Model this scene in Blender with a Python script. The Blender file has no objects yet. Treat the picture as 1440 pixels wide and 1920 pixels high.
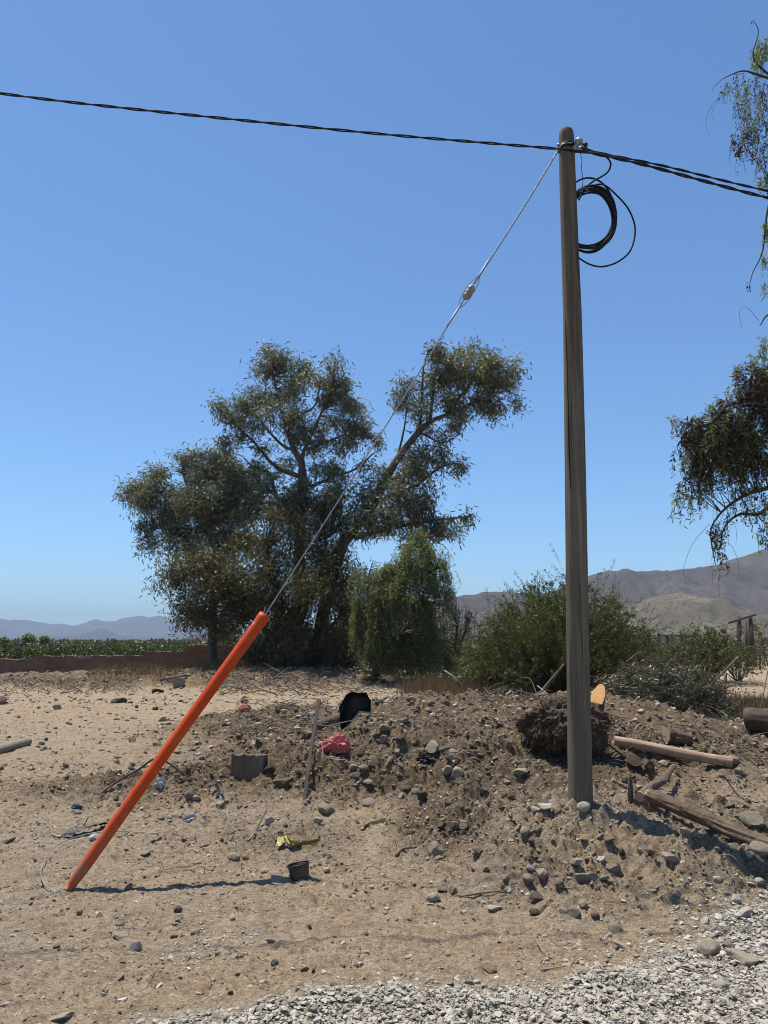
import bpy, bmesh, math, random
import numpy as np
from mathutils import Vector, Matrix, Quaternion
R = math.radians
random.seed(7)
rng = np.random.default_rng(11)
scn = bpy.context.scene
col = scn.collection

# ------------------------------------------------------------------ camera
CAM_H, PITCH, FPX = 1.6, R(9.46), 1440.0
cd = bpy.data.cameras.new("camera"); cam = bpy.data.objects.new("camera", cd); col.objects.link(cam)
cd.sensor_fit = 'HORIZONTAL'; cd.sensor_width = 36.0; cd.lens = 36.0
cd.clip_start = 0.05; cd.clip_end = 40000
cam.location = (0, 0, CAM_H); cam.rotation_euler = (R(90) + PITCH, 0, 0)
scn.camera = cam

# ------------------------------------------------------------------ light
SUN = Vector((-0.25, 0.215, 1.0)).normalized()
elev = math.asin(SUN.z); az = math.atan2(SUN.x, SUN.y)
w = bpy.data.worlds.new("World"); scn.world = w; w.use_nodes = True
nt = w.node_tree; bg = nt.nodes['Background']
sky = nt.nodes.new('ShaderNodeTexSky'); sky.sky_type = 'NISHITA'; sky.sun_disc = False
sky.sun_elevation = elev; sky.sun_rotation = az
sky.altitude = 500; sky.air_density = 1.0; sky.dust_density = 0.3; sky.ozone_density = 4.5
wb = nt.nodes.new('ShaderNodeMix'); wb.data_type = 'RGBA'; wb.blend_type = 'MULTIPLY'; wb.inputs[0].default_value = 1.0
wb.inputs[7].default_value = (0.765, 0.965, 1.08, 1)
nt.links.new(sky.outputs[0], wb.inputs[6]); nt.links.new(wb.outputs[2], bg.inputs[0]); bg.inputs[1].default_value = 0.106
sd = bpy.data.lights.new("sun", 'SUN'); sd.energy = 5.0; sd.angle = R(0.53); sd.color = (1.0, 0.94, 0.84)
so = bpy.data.objects.new("sun", sd); col.objects.link(so)
so.rotation_euler = SUN.to_track_quat('Z', 'Y').to_euler(); so.location = (0, 0, 30)
scn.view_settings.view_transform = 'Standard'; scn.view_settings.look = 'None'
scn.view_settings.exposure = 0.5; scn.view_settings.gamma = 1.0
scn.cycles.max_bounces = 8; scn.cycles.volume_bounces = 0; scn.cycles.filter_width = 1.0

# ------------------------------------------------------------------ tags
def tag(o, label=None, cat=None, group=None, kind=None):
    if label: o['label'] = label
    if cat: o['category'] = cat
    if group: o['group'] = group
    if kind: o['kind'] = kind
    return o
def empty(name, loc=(0, 0, 0), rz=0.0):
    o = bpy.data.objects.new(name, None); col.objects.link(o)
    o.empty_display_size = 0.1; o.location = loc; o.rotation_euler = (0, 0, rz); return o
def thing(name, label, cat, loc=(0, 0, 0), group=None):
    return tag(empty(name, loc), label, cat, group)

# ------------------------------------------------------------------ noise
_pr = np.random.default_rng(5)
_perm = _pr.permutation(1024).astype(np.int64); _perm = np.concatenate([_perm, _perm, _perm])
_ga = _pr.random(1024) * 2 * np.pi; _gx, _gy = np.cos(_ga), np.sin(_ga)
def perlin(x, y, seed=0):
    x = np.asarray(x, float); y = np.asarray(y, float)
    xi = np.floor(x).astype(np.int64); yi = np.floor(y).astype(np.int64)
    xf, yf = x - xi, y - yi
    u = xf * xf * xf * (xf * (xf * 6 - 15) + 10); v = yf * yf * yf * (yf * (yf * 6 - 15) + 10)
    def g(ix, iy, dx, dy):
        h = _perm[(_perm[(ix + seed * 37) & 1023] + iy) & 1023]
        return _gx[h] * dx + _gy[h] * dy
    a = g(xi, yi, xf, yf); b = g(xi + 1, yi, xf - 1, yf)
    c = g(xi, yi + 1, xf, yf - 1); d = g(xi + 1, yi + 1, xf - 1, yf - 1)
    return ((a + u * (b - a)) * (1 - v) + (c + u * (d - c)) * v) * 1.5
def fbm(x, y, o=4, seed=0, gain=0.5):
    s = 0; a = 1.0; f = 1.0
    for i in range(o):
        s = s + a * perlin(x * f, y * f, seed + i * 3); a *= gain; f *= 2.03
    return s
def sst(a, b, x):
    t = np.clip((x - a) / (b - a), 0, 1); return t * t * (3 - 2 * t)

# ------------------------------------------------------------------ terrain
def gau(x, y, cx, cy, sx, sy, h, p=1.0):
    return h * np.exp(-((((x - cx) / sx) ** 2 + ((y - cy) / sy) ** 2) ** p) * 0.5)
def mounds(x, y):
    wx = x + 0.25 * perlin(x * 0.9, y * 0.9, 21); wy = y + 0.25 * perlin(x * 0.9, y * 0.9, 22)
    z = gau(wx, wy, 1.55, 6.15, 0.85, 0.62, 0.36, 1.3)          # spoil round the pole
    z += gau(wx, wy, 0.62, 6.75, 0.45, 0.40, 0.24)
    z += gau(wx, wy, 1.95, 5.55, 0.35, 0.3, 0.10); z += gau(wx, wy, 0.95, 5.75, 0.25, 0.22, 0.10); z -= gau(wx, wy, 2.1, 6.0, 0.16, 0.25, 0.10)
    z += gau(wx, wy, 2.7, 6.6, 0.6, 0.7, 0.12)
    z += gau(wx, wy, -2.1, 8.4, 1.0, 0.42, 0.20)
    z += gau(wx, wy, -0.9, 8.9, 0.7, 0.5, 0.16)
    z += gau(wx, wy, 0.45, 8.9, 0.95, 0.75, 0.46)
    z += gau(wx, wy, 1.7, 11.6, 2.6, 1.9, 0.58, 1.3)             # rubble heap
    z += gau(wx, wy, -2.0, 14.2, 1.1, 0.9, 0.33)
    z += gau(wx, wy, 0.2, 13.0, 1.2, 1.2, 0.2)
    z += gau(wx, wy, 3.9, 13.6, 1.6, 1.3, 0.35)
    z += gau(wx, wy, -4.0, 28.5, 4.5, 1.4, 0.55)
    z += gau(wx, wy, -12.5, 29.0, 5.0, 1.2, 0.3)
    z -= gau(wx, wy, -0.55, 6.9, 0.75, 0.55, 0.10)               # hollow
    return z
def dug(x, y):
    return np.clip(np.abs(mounds(x, y)) / 0.17, 0, 1)
def dark_soil(x, y):
    k = gau(x, y, 1.7, 5.85, 0.85, 0.75, 1.0, 1.5)
    return np.clip(dug(x, y) * (1 - 0.95 * k) + 0.15 * perlin(x * 1.7, y * 1.7, 44), 0, 1)
def gravel_edge(x):
    # camera-side limit of the bare earth: gravel lies nearer than this y
    e = np.interp(x, [-40, -3, -0.9, -0.35, 0.45, 1.25, 1.55, 2.05, 3.0, 40], [2.6, 3.1, 3.68, 3.86, 3.93, 4.12, 4.40, 4.95, 5.3, 6.3])
    return e + 0.09 * perlin(x * 2.1, x * 0 + 3.3, 31) + 0.05 * perlin(x * 6.1, x * 0 + 1.3, 32)
def H(x, y):
    x = np.asarray(x, float); y = np.asarray(y, float)
    m = mounds(x, y); d = np.clip(np.abs(m) / 0.17, 0, 1)
    near = sst(0.5, 1.0, 1 - np.clip((np.hypot(x, y) - 8) / 50, 0, 1))
    z = m + 0.05 * fbm(x * 0.35, y * 0.35, 2, 1)
    rut = sst(3.4, 4.0, y) * (1 - sst(4.7, 5.4, y))
    z = z + rut * 0.022 * perlin(x * 0.55 + 3, y * 4.2 + 0.35 * x, 8)
    z = z + (0.022 + 0.075 * d) * fbm(x * 2.3, y * 2.3, 4, 4)
    z = z + near * (0.010 + 0.026 * d) * fbm(x * 9.5, y * 9.5, 3, 12, 0.6)
    c = perlin(x * 14, y * 14, 17)
    z = z + near * (0.014 + 0.05 * d) * np.maximum(c - 0.2, 0) + near * (0.003 + 0.006 * d) * perlin(x * 24, y * 24, 19)
    pk = sst(0.0, 0.5, perlin(x * 1.6, y * 1.6, 27))
    z = z + near * pk * (0.010 + 0.05 * d) * np.abs(perlin(x * 6.3, y * 6.3, 23))
    gr = sst(0.12, -0.1, y - gravel_edge(x)) * sst(45, 20, np.abs(x))
    z = z + gr * 0.01
    return z
def Hs(x, y): return float(H(np.array([x]), np.array([y]))[0])

# pixel (in the 1440x1920 photograph) helpers: turn a viewing ray into a world point
def ray(px, py):
    a = (px - 720) / FPX; b = (960 - py) / FPX
    return Vector((a, math.cos(PITCH) - b * math.sin(PITCH), math.sin(PITCH) + b * math.cos(PITCH)))
def P(px, py, Y):
    r = ray(px, py); t = Y / r.y
    return Vector((r.x * t, Y, CAM_H + r.z * t))
def G(px, py):
    r = ray(px, py); n = 700
    Y = np.geomspace(2.2, 70, n); t = Y / r.y
    dz = CAM_H + r.z * t - H(r.x * t, Y)
    i = np.argmax(dz < 0)
    if dz[i] >= 0: i = n - 1
    a, b = t[i - 1], t[i]; da, db = dz[i - 1], dz[i]
    tt = a + (b - a) * (da / (da - db) if da != db else 0)
    p = Vector((r.x * tt, r.y * tt, 0)); p.z = Hs(p.x, p.y); return p
def mpp(Y, z=0.3):   # metres per photo pixel at ground distance Y
    return (Y * math.cos(PITCH) + (z - CAM_H) * math.sin(PITCH)) / FPX

# ------------------------------------------------------------------ materials
ALB = 0.71   # all the albedos below, brought to this exposure
class NM:
    def __init__(s, name):
        s.m = bpy.data.materials.new(name); s.m.use_nodes = True
        s.t = s.m.node_tree; s.b = s.t.nodes['Principled BSDF']; s.out = s.t.nodes['Material Output']
        s.tc = s.t.nodes.new('ShaderNodeTexCoord')
    def n(s, ty, **k):
        q = s.t.nodes.new(ty)
        for a, v in k.items(): setattr(q, a, v)
        return q
    def l(s, a, b): s.t.links.new(a, b)
    def noise(s, scale, detail=4, rough=0.55, stretch=None, coord='Object', dist=0.0):
        q = s.n('ShaderNodeTexNoise'); q.inputs['Scale'].default_value = scale
        q.inputs['Detail'].default_value = detail; q.inputs['Roughness'].default_value = rough
        q.inputs['Distortion'].default_value = dist
        src = s.tc.outputs[coord]
        if stretch:
            mp = s.n('ShaderNodeMapping'); mp.inputs['Scale'].default_value = stretch
            s.l(src, mp.inputs['Vector']); src = mp.outputs[0]
        s.l(src, q.inputs['Vector']); return q.outputs['Fac']
    def ramp(s, fac, stops):
        q = s.n('ShaderNodeValToRGB'); e = q.color_ramp.elements
        while len(e) < len(stops): e.new(0.5)
        for i, (p, c) in enumerate(stops):
            e[i].position = p; e[i].color = (*c, 1) if len(c) == 3 else c
        s.l(fac, q.inputs[0]); return q.outputs[0]
    def mix(s, fac, a, b, mode='MIX'):
        q = s.n('ShaderNodeMix'); q.data_type = 'RGBA'; q.blend_type = mode
        for i, v in ((0, fac), (6, a), (7, b)):
            if hasattr(v, 'is_output'): s.l(v, q.inputs[i])
            elif i == 0: q.inputs[0].default_value = v
            else: q.inputs[i].default_value = (*v, 1)
        return q.outputs[2]
    def base(s, c):
        s.l(s.mix(1.0, c, (ALB,) * 3, 'MULTIPLY'), s.b.inputs['Base Color'])
    def bump(s, h, strength=0.5, dist=0.02, prev=None):
        q = s.n('ShaderNodeBump'); q.inputs['Strength'].default_value = strength; q.inputs['Distance'].default_value = dist
        s.l(h, q.inputs['Height'])
        if prev is not None: s.l(prev, q.inputs['Normal'])
        s.l(q.outputs[0], s.b.inputs['Normal']); return q.outputs[0]
    def rs(s, rough, spec=0.5, metal=0.0):
        s.b.inputs['Roughness'].default_value = rough; s.b.inputs['Specular IOR Level'].default_value = spec
        s.b.inputs['Metallic'].default_value = metal
    def attr(s, name):
        q = s.n('ShaderNodeAttribute'); q.attribute_name = name; return q.outputs['Fac']
    def rnd_island(s):
        return s.n('ShaderNodeNewGeometry').outputs['Random Per Island']
    def rnd_obj(s):
        return s.n('ShaderNodeObjectInfo').outputs['Random']

def simple(name, c1, c2, scale=8, rough=0.8, bump=0.3, bscale=40, bd=0.01, stretch=None, metal=0.0, spec=0.4, coord='Object'):
    k = NM(name); f = k.noise(scale, 5, 0.6, stretch, coord)
    k.base(k.ramp(f, [(0.3, c1), (0.7, c2)])); k.rs(rough, spec, metal)
    if bump: k.bump(k.noise(bscale, 4, 0.6, stretch, coord), bump, bd)
    return k.m

def ground_mat():
    k = NM("earth")
    big = k.noise(0.55, 5, 0.6); mid = k.noise(5.0, 5, 0.65); fine = k.noise(70, 4, 0.7); grain = k.noise(260, 2, 0.6)
    dry = k.ramp(mid, [(0.30, (0.31, 0.232, 0.152)), (0.5, (0.405, 0.314, 0.215)), (0.72, (0.50, 0.40, 0.285))])
    dry = k.mix(k.ramp(big, [(0.42, (0, 0, 0)), (0.6, (1, 1, 1))]), dry, k.ramp(mid, [(0.3, (0.325, 0.26, 0.188)), (0.7, (0.445, 0.37, 0.28))]))
    soil = k.ramp(mid, [(0.30, (0.11, 0.075, 0.046)), (0.5, (0.192, 0.138, 0.088)), (0.72, (0.30, 0.226, 0.15))])
    q = k.n('ShaderNodeMath', operation='ADD'); k.l(k.attr('dug'), q.inputs[0])
    q2 = k.n('ShaderNodeMath', operation='MULTIPLY_ADD'); k.l(mid, q2.inputs[0]); q2.inputs[1].default_value = 1.1; q2.inputs[2].default_value = -0.62
    k.l(q2.outputs[0], q.inputs[1]); q.use_clamp = True
    c = k.mix(q.outputs[0], dry, soil)
    grv = k.ramp(fine, [(0.3, (0.32, 0.275, 0.215)), (0.7, (0.50, 0.445, 0.365))])
    c = k.mix(k.attr('gravel'), c, grv)
    far = k.ramp(k.noise(0.012, 6, 0.65), [(0.35, (0.05, 0.055, 0.03)), (0.5, (0.10, 0.09, 0.055)), (0.68, (0.19, 0.155, 0.105))])
    c = k.mix(k.attr('far'), c, far)
    c = k.mix(0.8, c, k.ramp(k.noise(22, 5, 0.7), [(0.32, (0.30, 0.29, 0.28)), (0.5, (0.52, 0.51, 0.50)), (0.7, (0.72, 0.71, 0.70))]), 'OVERLAY')
    c = k.mix(0.85, c, k.ramp(fine, [(0.3, (0.28, 0.27, 0.25)), (0.52, (0.54, 0.53, 0.51)), (0.72, (0.84, 0.82, 0.80))]), 'OVERLAY')
    c = k.mix(0.35, c, k.ramp(grain, [(0.3, (0.3, 0.3, 0.3)), (0.7, (0.72, 0.72, 0.72))]), 'OVERLAY')
    k.base(c); k.rs(0.95, 0.15)
    b0 = k.bump(k.noise(28, 6, 0.75), 0.85, 0.035); b1 = k.bump(fine, 0.8, 0.02, b0); k.bump(grain, 0.5, 0.004, b1)
    return k.m

def stone_mat(name, tones, per='obj', spots=True):
    k = NM(name)
    r = k.rnd_obj() if per == 'obj' else k.rnd_island()
    c = k.ramp(r, tones)
    n1 = k.noise(14, 5, 0.65); n2 = k.noise(90, 3, 0.6)
    c = k.mix(0.75, c, k.ramp(n1, [(0.3, (0.32, 0.31, 0.29)), (0.5, (0.5, 0.5, 0.5)), (0.72, (0.68, 0.67, 0.66))]), 'OVERLAY')
    if spots: c = k.mix(0.45, c, k.ramp(n2, [(0.3, (0.3, 0.3, 0.3)), (0.7, (0.7, 0.7, 0.7))]), 'OVERLAY')
    k.base(c); k.rs(0.88, 0.25)
    b = k.bump(n1, 0.5, 0.02); k.bump(n2, 0.5, 0.004, b)
    return k.m

def leaf_mat(name, stops, trans=0.25, rough=0.45, spec=0.4, tint=(0.9, 1.0, 0.45)):
    k = NM(name); r = k.rnd_island()
    c = k.ramp(r, stops)
    k.base(c); k.rs(rough, spec)
    tr = k.n('ShaderNodeBsdfTranslucent'); k.l(k.mix(1.0, c, tint, 'MULTIPLY'), tr.inputs[0])
    ms = k.n('ShaderNodeMixShader'); ms.inputs[0].default_value = trans
    k.l(k.b.outputs[0], ms.inputs[1]); k.l(tr.outputs[0], ms.inputs[2]); k.l(ms.outputs[0], k.out.inputs[0])
    return k.m

M = {}
M['ground'] = ground_mat()
M['stone'] = stone_mat("field_stone", [(0.0, (0.19, 0.145, 0.10)), (0.25, (0.28, 0.228, 0.165)), (0.5, (0.26, 0.22, 0.17)), (0.75, (0.35, 0.295, 0.22)), (1.0, (0.31, 0.248, 0.178))])
M['stone_pale'] = stone_mat("pale_stone", [(0.0, (0.40, 0.352, 0.28)), (0.5, (0.48, 0.43, 0.35)), (1.0, (0.55, 0.50, 0.425))])
M['stone_grey'] = stone_mat("grey_stone", [(0.0, (0.23, 0.192, 0.142)), (0.5, (0.30, 0.255, 0.195)), (1.0, (0.37, 0.325, 0.255))])
M['stone_dark'] = stone_mat("dark_clod", [(0.0, (0.075, 0.053, 0.034)), (0.5, (0.11, 0.079, 0.051)), (1.0, (0.15, 0.112, 0.075))])
M['stone_buff'] = stone_mat("buff_stone", [(0.0, (0.33, 0.272, 0.20)), (0.5, (0.38, 0.32, 0.24)), (1.0, (0.42, 0.36, 0.28))])
M['stone_red'] = stone_mat("reddish_stone", [(0.0, (0.22, 0.145, 0.10)), (1.0, (0.27, 0.185, 0.135))])
M['rubble'] = stone_mat("rubble_bits", [(0.0, (0.17, 0.127, 0.085)), (0.3, (0.25, 0.196, 0.138)), (0.55, (0.32, 0.26, 0.19)), (0.8, (0.40, 0.34, 0.262)), (1.0, (0.56, 0.495, 0.405))], 'isl', False)
M['gravel'] = stone_mat("gravel_bits", [(0.0, (0.34, 0.305, 0.25)), (0.3, (0.45, 0.41, 0.345)), (0.6, (0.53, 0.485, 0.41)), (0.85, (0.53, 0.465, 0.375)), (1.0, (0.62, 0.58, 0.51))], 'isl', False)
M['clod'] = stone_mat("soil_clods", [(0.0, (0.115, 0.08, 0.05)), (0.5, (0.20, 0.147, 0.096)), (1.0, (0.31, 0.238, 0.163))], 'isl', False)
M['euc'] = leaf_mat("eucalyptus_leaf", [(0.0, (0.09, 0.097, 0.062)), (0.35, (0.165, 0.172, 0.115)), (0.7, (0.24, 0.245, 0.17)), (0.88, (0.37, 0.36, 0.28)), (1.0, (0.17, 0.12, 0.075))], 0.32, 0.5, 0.4)
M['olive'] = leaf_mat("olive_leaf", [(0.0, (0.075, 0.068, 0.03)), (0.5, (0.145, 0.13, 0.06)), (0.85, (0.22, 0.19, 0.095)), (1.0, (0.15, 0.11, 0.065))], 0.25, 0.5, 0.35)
M['pepper'] = leaf_mat("pepper_leaf", [(0.0, (0.12, 0.135, 0.052)), (0.5, (0.23, 0.255, 0.105)), (0.9, (0.36, 0.385, 0.19)), (1.0, (0.25, 0.21, 0.13))], 0.5, 0.45, 0.4)
M['thorn'] = leaf_mat("thorn_bush_leaf", [(0.0, (0.055, 0.064, 0.017)), (0.5, (0.10, 0.112, 0.03)), (0.9, (0.16, 0.168, 0.05)), (1.0, (0.17, 0.135, 0.06))], 0.3, 0.5, 0.35)
M['dryleaf'] = leaf_mat("dead_leaf", [(0.0, (0.035, 0.024, 0.016)), (0.5, (0.09, 0.058, 0.038)), (1.0, (0.17, 0.115, 0.075))], 0.12, 0.7, 0.2, (1, .85, .7))
M['drygrass'] = leaf_mat("dry_grass", [(0.0, (0.12, 0.083, 0.052)), (0.5, (0.19, 0.138, 0.088)), (1.0, (0.30, 0.225, 0.15))], 0.25, 0.8, 0.1, (1.0, 0.85, 0.6))
M['vine'] = leaf_mat("vine_leaf", [(0.0, (0.025, 0.038, 0.010)), (0.5, (0.05, 0.072, 0.018)), (1.0, (0.10, 0.125, 0.038))], 0.35, 0.5, 0.35)
M['cutleaf'] = leaf_mat("wilted_leaf", [(0.0, (0.06, 0.065, 0.035)), (0.5, (0.12, 0.125, 0.075)), (0.85, (0.2, 0.2, 0.14)), (1.0, (0.15, 0.1, 0.06))], 0.2, 0.4, 0.5)
M['bark'] = simple("bark", (0.075, 0.056, 0.042), (0.185, 0.148, 0.115), 5, 0.9, 0.6, 14, 0.03, (1, 1, 0.25))
M['bark_dark'] = simple("dark_bark", (0.05, 0.038, 0.028), (0.12, 0.09, 0.065), 6, 0.9, 0.6, 18, 0.02, (1, 1, 0.3))
M['twig'] = simple("twig", (0.09, 0.068, 0.05), (0.22, 0.175, 0.13), 9, 0.9, 0.2)
M['twig_pale'] = simple("bleached_twig", (0.24, 0.2, 0.15), (0.42, 0.36, 0.28), 12, 0.85, 0.2)

# ------------------------------------------------------------------ mesh helpers
def np_mesh(name, V, faces, mat=None, parent=None, smooth=False, link=True, attrs=None):
    """faces: list of int arrays (n,k)"""
    me = bpy.data.meshes.new(name)
    V = np.asarray(V, np.float32)
    faces = [np.asarray(f, np.int32) for f in faces if len(f)]
    nl = sum(f.size for f in faces); nf = sum(len(f) for f in faces)
    me.vertices.add(len(V)); me.vertices.foreach_set('co', V.ravel())
    me.loops.add(nl); me.loops.foreach_set('vertex_index', np.concatenate([f.ravel() for f in faces]))
    me.polygons.add(nf)
    cnt = np.concatenate([np.full(len(f), f.shape[1], np.int32) for f in faces])
    st = np.concatenate([[0], np.cumsum(cnt)[:-1]]).astype(np.int32)
    me.polygons.foreach_set('loop_start', st)
    try: me.polygons.foreach_set('loop_total', cnt)
    except Exception: pass
    me.polygons.foreach_set('use_smooth', np.full(nf, smooth, bool))
    me.update(calc_edges=True)
    if attrs:
        for an, av in attrs.items():
            a = me.attributes.new(an, 'FLOAT', 'POINT'); a.data.foreach_set('value', np.asarray(av, np.float32))
    if mat: me.materials.append(mat)
    if not link: return me
    o = bpy.data.objects.new(name, me); col.objects.link(o)
    if parent: o.parent = parent
    return o

class MB:
    """collects tubes, blades and polyhedra into one mesh"""
    def __init__(s): s.V = []; s.Q = []; s.T = []; s.n = 0
    def add(s, V, Q=None, T=None):
        V = np.asarray(V, float)
        s.V.append(V)
        if Q is not None and len(Q): s.Q.append(np.asarray(Q, int) + s.n)
        if T is not None and len(T): s.T.append(np.asarray(T, int) + s.n)
        s.n += len(V)
    def tube(s, pts, rad, k=6, caps=True, wob=0.0):
        p = np.array([tuple(q) for q in pts], float); n = len(p)
        rad = np.full(n, rad, float) if np.isscalar(rad) else np.interp(np.linspace(0, 1, n), np.linspace(0, 1, len(rad)), rad)
        t = np.gradient(p, axis=0); t /= np.linalg.norm(t, axis=1)[:, None] + 1e-12
        a = np.array([0, 0, 1.0]) if abs(t[0][2]) < 0.9 else np.array([1.0, 0, 0])
        u = np.cross(t[0], a); u /= np.linalg.norm(u)
        V = []; ang = np.arange(k) * 2 * np.pi / k
        for i in range(n):
            u = u - t[i] * np.dot(u, t[i]); u /= np.linalg.norm(u) + 1e-12
            v = np.cross(t[i], u)
            r = rad[i] * (1 + wob * (rng.random(k) - 0.5)) if wob else rad[i]
            V.append(p[i] + (np.cos(ang) * r)[:, None] * u + (np.sin(ang) * r)[:, None] * v)
        V = np.concatenate(V)
        i = np.arange(n - 1)[:, None] * k; j = np.arange(k)[None]; j2 = (j + 1) % k
        Q = np.stack([i + j, i + j2, i + k + j2, i + k + j], -1).reshape(-1, 4)
        T = None
        if caps:
            V = np.concatenate([V, p[:1], p[-1:]]); c0 = n * k; c1 = c0 + 1
            jj = np.arange(k); T = np.concatenate([np.stack([np.full(k, c0), (jj + 1) % k, jj], -1),
                np.stack([np.full(k, c1), (n - 1) * k + jj, (n - 1) * k + (jj + 1) % k], -1)])
        s.add(V, Q, T)
    def leaves(s, c, d, L, W, side=None):
        c = np.asarray(c, float); d = np.asarray(d, float); n = len(c)
        d = d / (np.linalg.norm(d, axis=1)[:, None] + 1e-9)
        if side is None: side = rng.normal(size=(n, 3))
        sd_ = np.cross(d, side); sd_ /= np.linalg.norm(sd_, axis=1)[:, None] + 1e-9
        L = np.broadcast_to(L, n)[:, None]; W = np.broadcast_to(W, n)[:, None]
        m = c + d * L * 0.42
        V = np.stack([c, m + sd_ * W / 2, c + d * L, m - sd_ * W / 2], 1).reshape(-1, 3)
        Q = np.arange(n * 4).reshape(-1, 4)
        s.add(V, Q)
    def box(s, c, sz, rot=None):
        x, y, z = [q / 2 for q in sz]
        V = np.array([(-x, -y, -z), (x, -y, -z), (x, y, -z), (-x, y, -z), (-x, -y, z), (x, -y, z), (x, y, z), (-x, y, z)])
        if rot is not None: V = V @ np.array(rot).T
        s.add(V + np.array(c), [(0, 3, 2, 1), (4, 5, 6, 7), (0, 1, 5, 4), (1, 2, 6, 5), (2, 3, 7, 6), (3, 0, 4, 7)])
    def build(s, name, mat, parent=None, smooth=False):
        f = []
        if s.Q: f.append(np.concatenate(s.Q))
        if s.T: f.append(np.concatenate(s.T))
        return np_mesh(name, np.concatenate(s.V), f, mat, parent, smooth)

def spline(pts, n=24):
    p = [np.array(tuple(q), float) for q in pts]
    p = [2 * p[0] - p[1]] + p + [2 * p[-1] - p[-2]]
    out = []; segs = len(p) - 3; per = max(2, n // segs)
    for i in range(segs):
        a, b, c, d = p[i:i + 4]
        for t in np.linspace(0, 1, per, endpoint=False):
            out.append(0.5 * ((2 * b) + (-a + c) * t + (2 * a - 5 * b + 4 * c - d) * t * t + (-a + 3 * b - 3 * c + d) * t ** 3))
    out.append(p[-2]); return np.array(out)

def from_bm(name, bm, mat, parent=None, smooth=False):
    me = bpy.data.meshes.new(name); bm.normal_update(); bm.to_mesh(me); bm.free()
    if smooth: me.polygons.foreach_set('use_smooth', np.ones(len(me.polygons), bool))
    me.materials.append(mat)
    o = bpy.data.objects.new(name, me); col.objects.link(o)
    if parent: o.parent = parent
    return o

# stones -------------------------------------------------------------
def hull_np(n, seed, sq=(1, 0.8, 0.6)):
    r = np.random.default_rng(seed); p = r.normal(size=(n, 3)); p /= np.linalg.norm(p, axis=1)[:, None]
    p *= (0.85 + 0.3 * r.random(n))[:, None]; p *= np.array(sq) * 0.5
    bm = bmesh.new()
    for q in p: bm.verts.new(q)
    h = bmesh.ops.convex_hull(bm, input=bm.verts)
    bmesh.ops.delete(bm, geom=[v for v in bm.verts if not v.link_faces], context='VERTS')
    bm.verts.index_update(); V = np.array([v.co[:] for v in bm.verts]); T = np.array([[v.index for v in f.verts] for f in bm.faces])
    bm.free(); return V, T
VAR = [hull_np(11 + i % 8, 100 + i, (1, 0.62 + 0.05 * (i % 7), 0.42 + 0.06 * (i % 6))) for i in range(26)]
def rock_mesh(seed, kind='cobble'):
    """detailed stone, unit width, base at z=-0.5*height"""
    r = np.random.default_rng(seed)
    bm = bmesh.new()
    bmesh.ops.create_icosphere(bm, subdivisions=4 if kind == 'cobble' else 4, radius=1.0)
    dirs = r.normal(size=(16, 3)); dirs /= np.linalg.norm(dirs, axis=1)[:, None]
    if kind == 'cobble': off = 0.72 + 0.24 * r.random(16)
    elif kind == 'slab': off = 0.55 + 0.33 * r.random(16); dirs[0] = (0.1, 0.1, 0.99); off[0] = 0.45
    else: off = 0.50 + 0.33 * r.random(16)
    V = np.array([v.co[:] for v in bm.verts])
    for d_, o_ in zip(dirs, off):
        h = V @ d_; ex = np.maximum(h - o_, 0); V = V - ex[:, None] * d_ * (0.93 if kind == 'cobble' else 1.0)
    f1 = 2.0; nn = perlin(V[:, 0] * f1 + seed, V[:, 1] * f1 + V[:, 2] * 1.7, seed % 50); n2 = perlin(V[:, 0] * 6 + seed, V[:, 1] * 6 + V[:, 2] * 5, seed % 40)
    V = V * (1 + 0.07 * nn + 0.025 * n2)[:, None]
    V = V / (V[:, 0].max() - V[:, 0].min())
    sz = {'cobble': (1, 0.85, 0.7), 'slab': (1, 0.8, 0.5), 'block': (1, 0.8, 0.85)}[kind]
    V = V * np.array(sz)
    for v, c in zip(bm.verts, V): v.co = c
    me = bpy.data.meshes.new("stone"); bm.to_mesh(me); bm.free()
    me.polygons.foreach_set('use_smooth', np.full(len(me.polygons), True, bool))
    return me
ROCKS = {k: [rock_mesh(10 + i + 50 * j, k) for i in range(6)] for j, k in enumerate(('cobble', 'slab', 'block'))}
_rc = {}
def rock_data(kind, i, mat):
    key = (kind, i, mat)
    if key not in _rc:
        me = ROCKS[kind][i].copy(); me.materials.append(M[mat]); _rc[key] = me
    return _rc[key]
def place_rock(x, y, width, mat, kind, label, group=None, hz=None, sink=0.22, name='rock', z=None, tilt=0.35):
    o = bpy.data.objects.new(name, rock_data(kind, random.randrange(6), mat)); col.objects.link(o)
    hh = hz if hz else random.uniform(0.8, 1.15)
    o.scale = (width, width * random.uniform(0.8, 1.1), width * hh)
    ht = {'cobble': 0.7, 'slab': 0.5, 'block': 0.85}[kind] * width * hh
    zz = Hs(x, y) if z is None else z
    o.location = (x, y, zz + ht * (0.5 - sink))
    o.rotation_euler = (random.uniform(-tilt, tilt), random.uniform(-tilt, tilt), random.uniform(0, 6.28) if kind != 'slab' else random.uniform(-0.7, 0.7))
    tag(o, label, 'rock', group); return o

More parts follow.
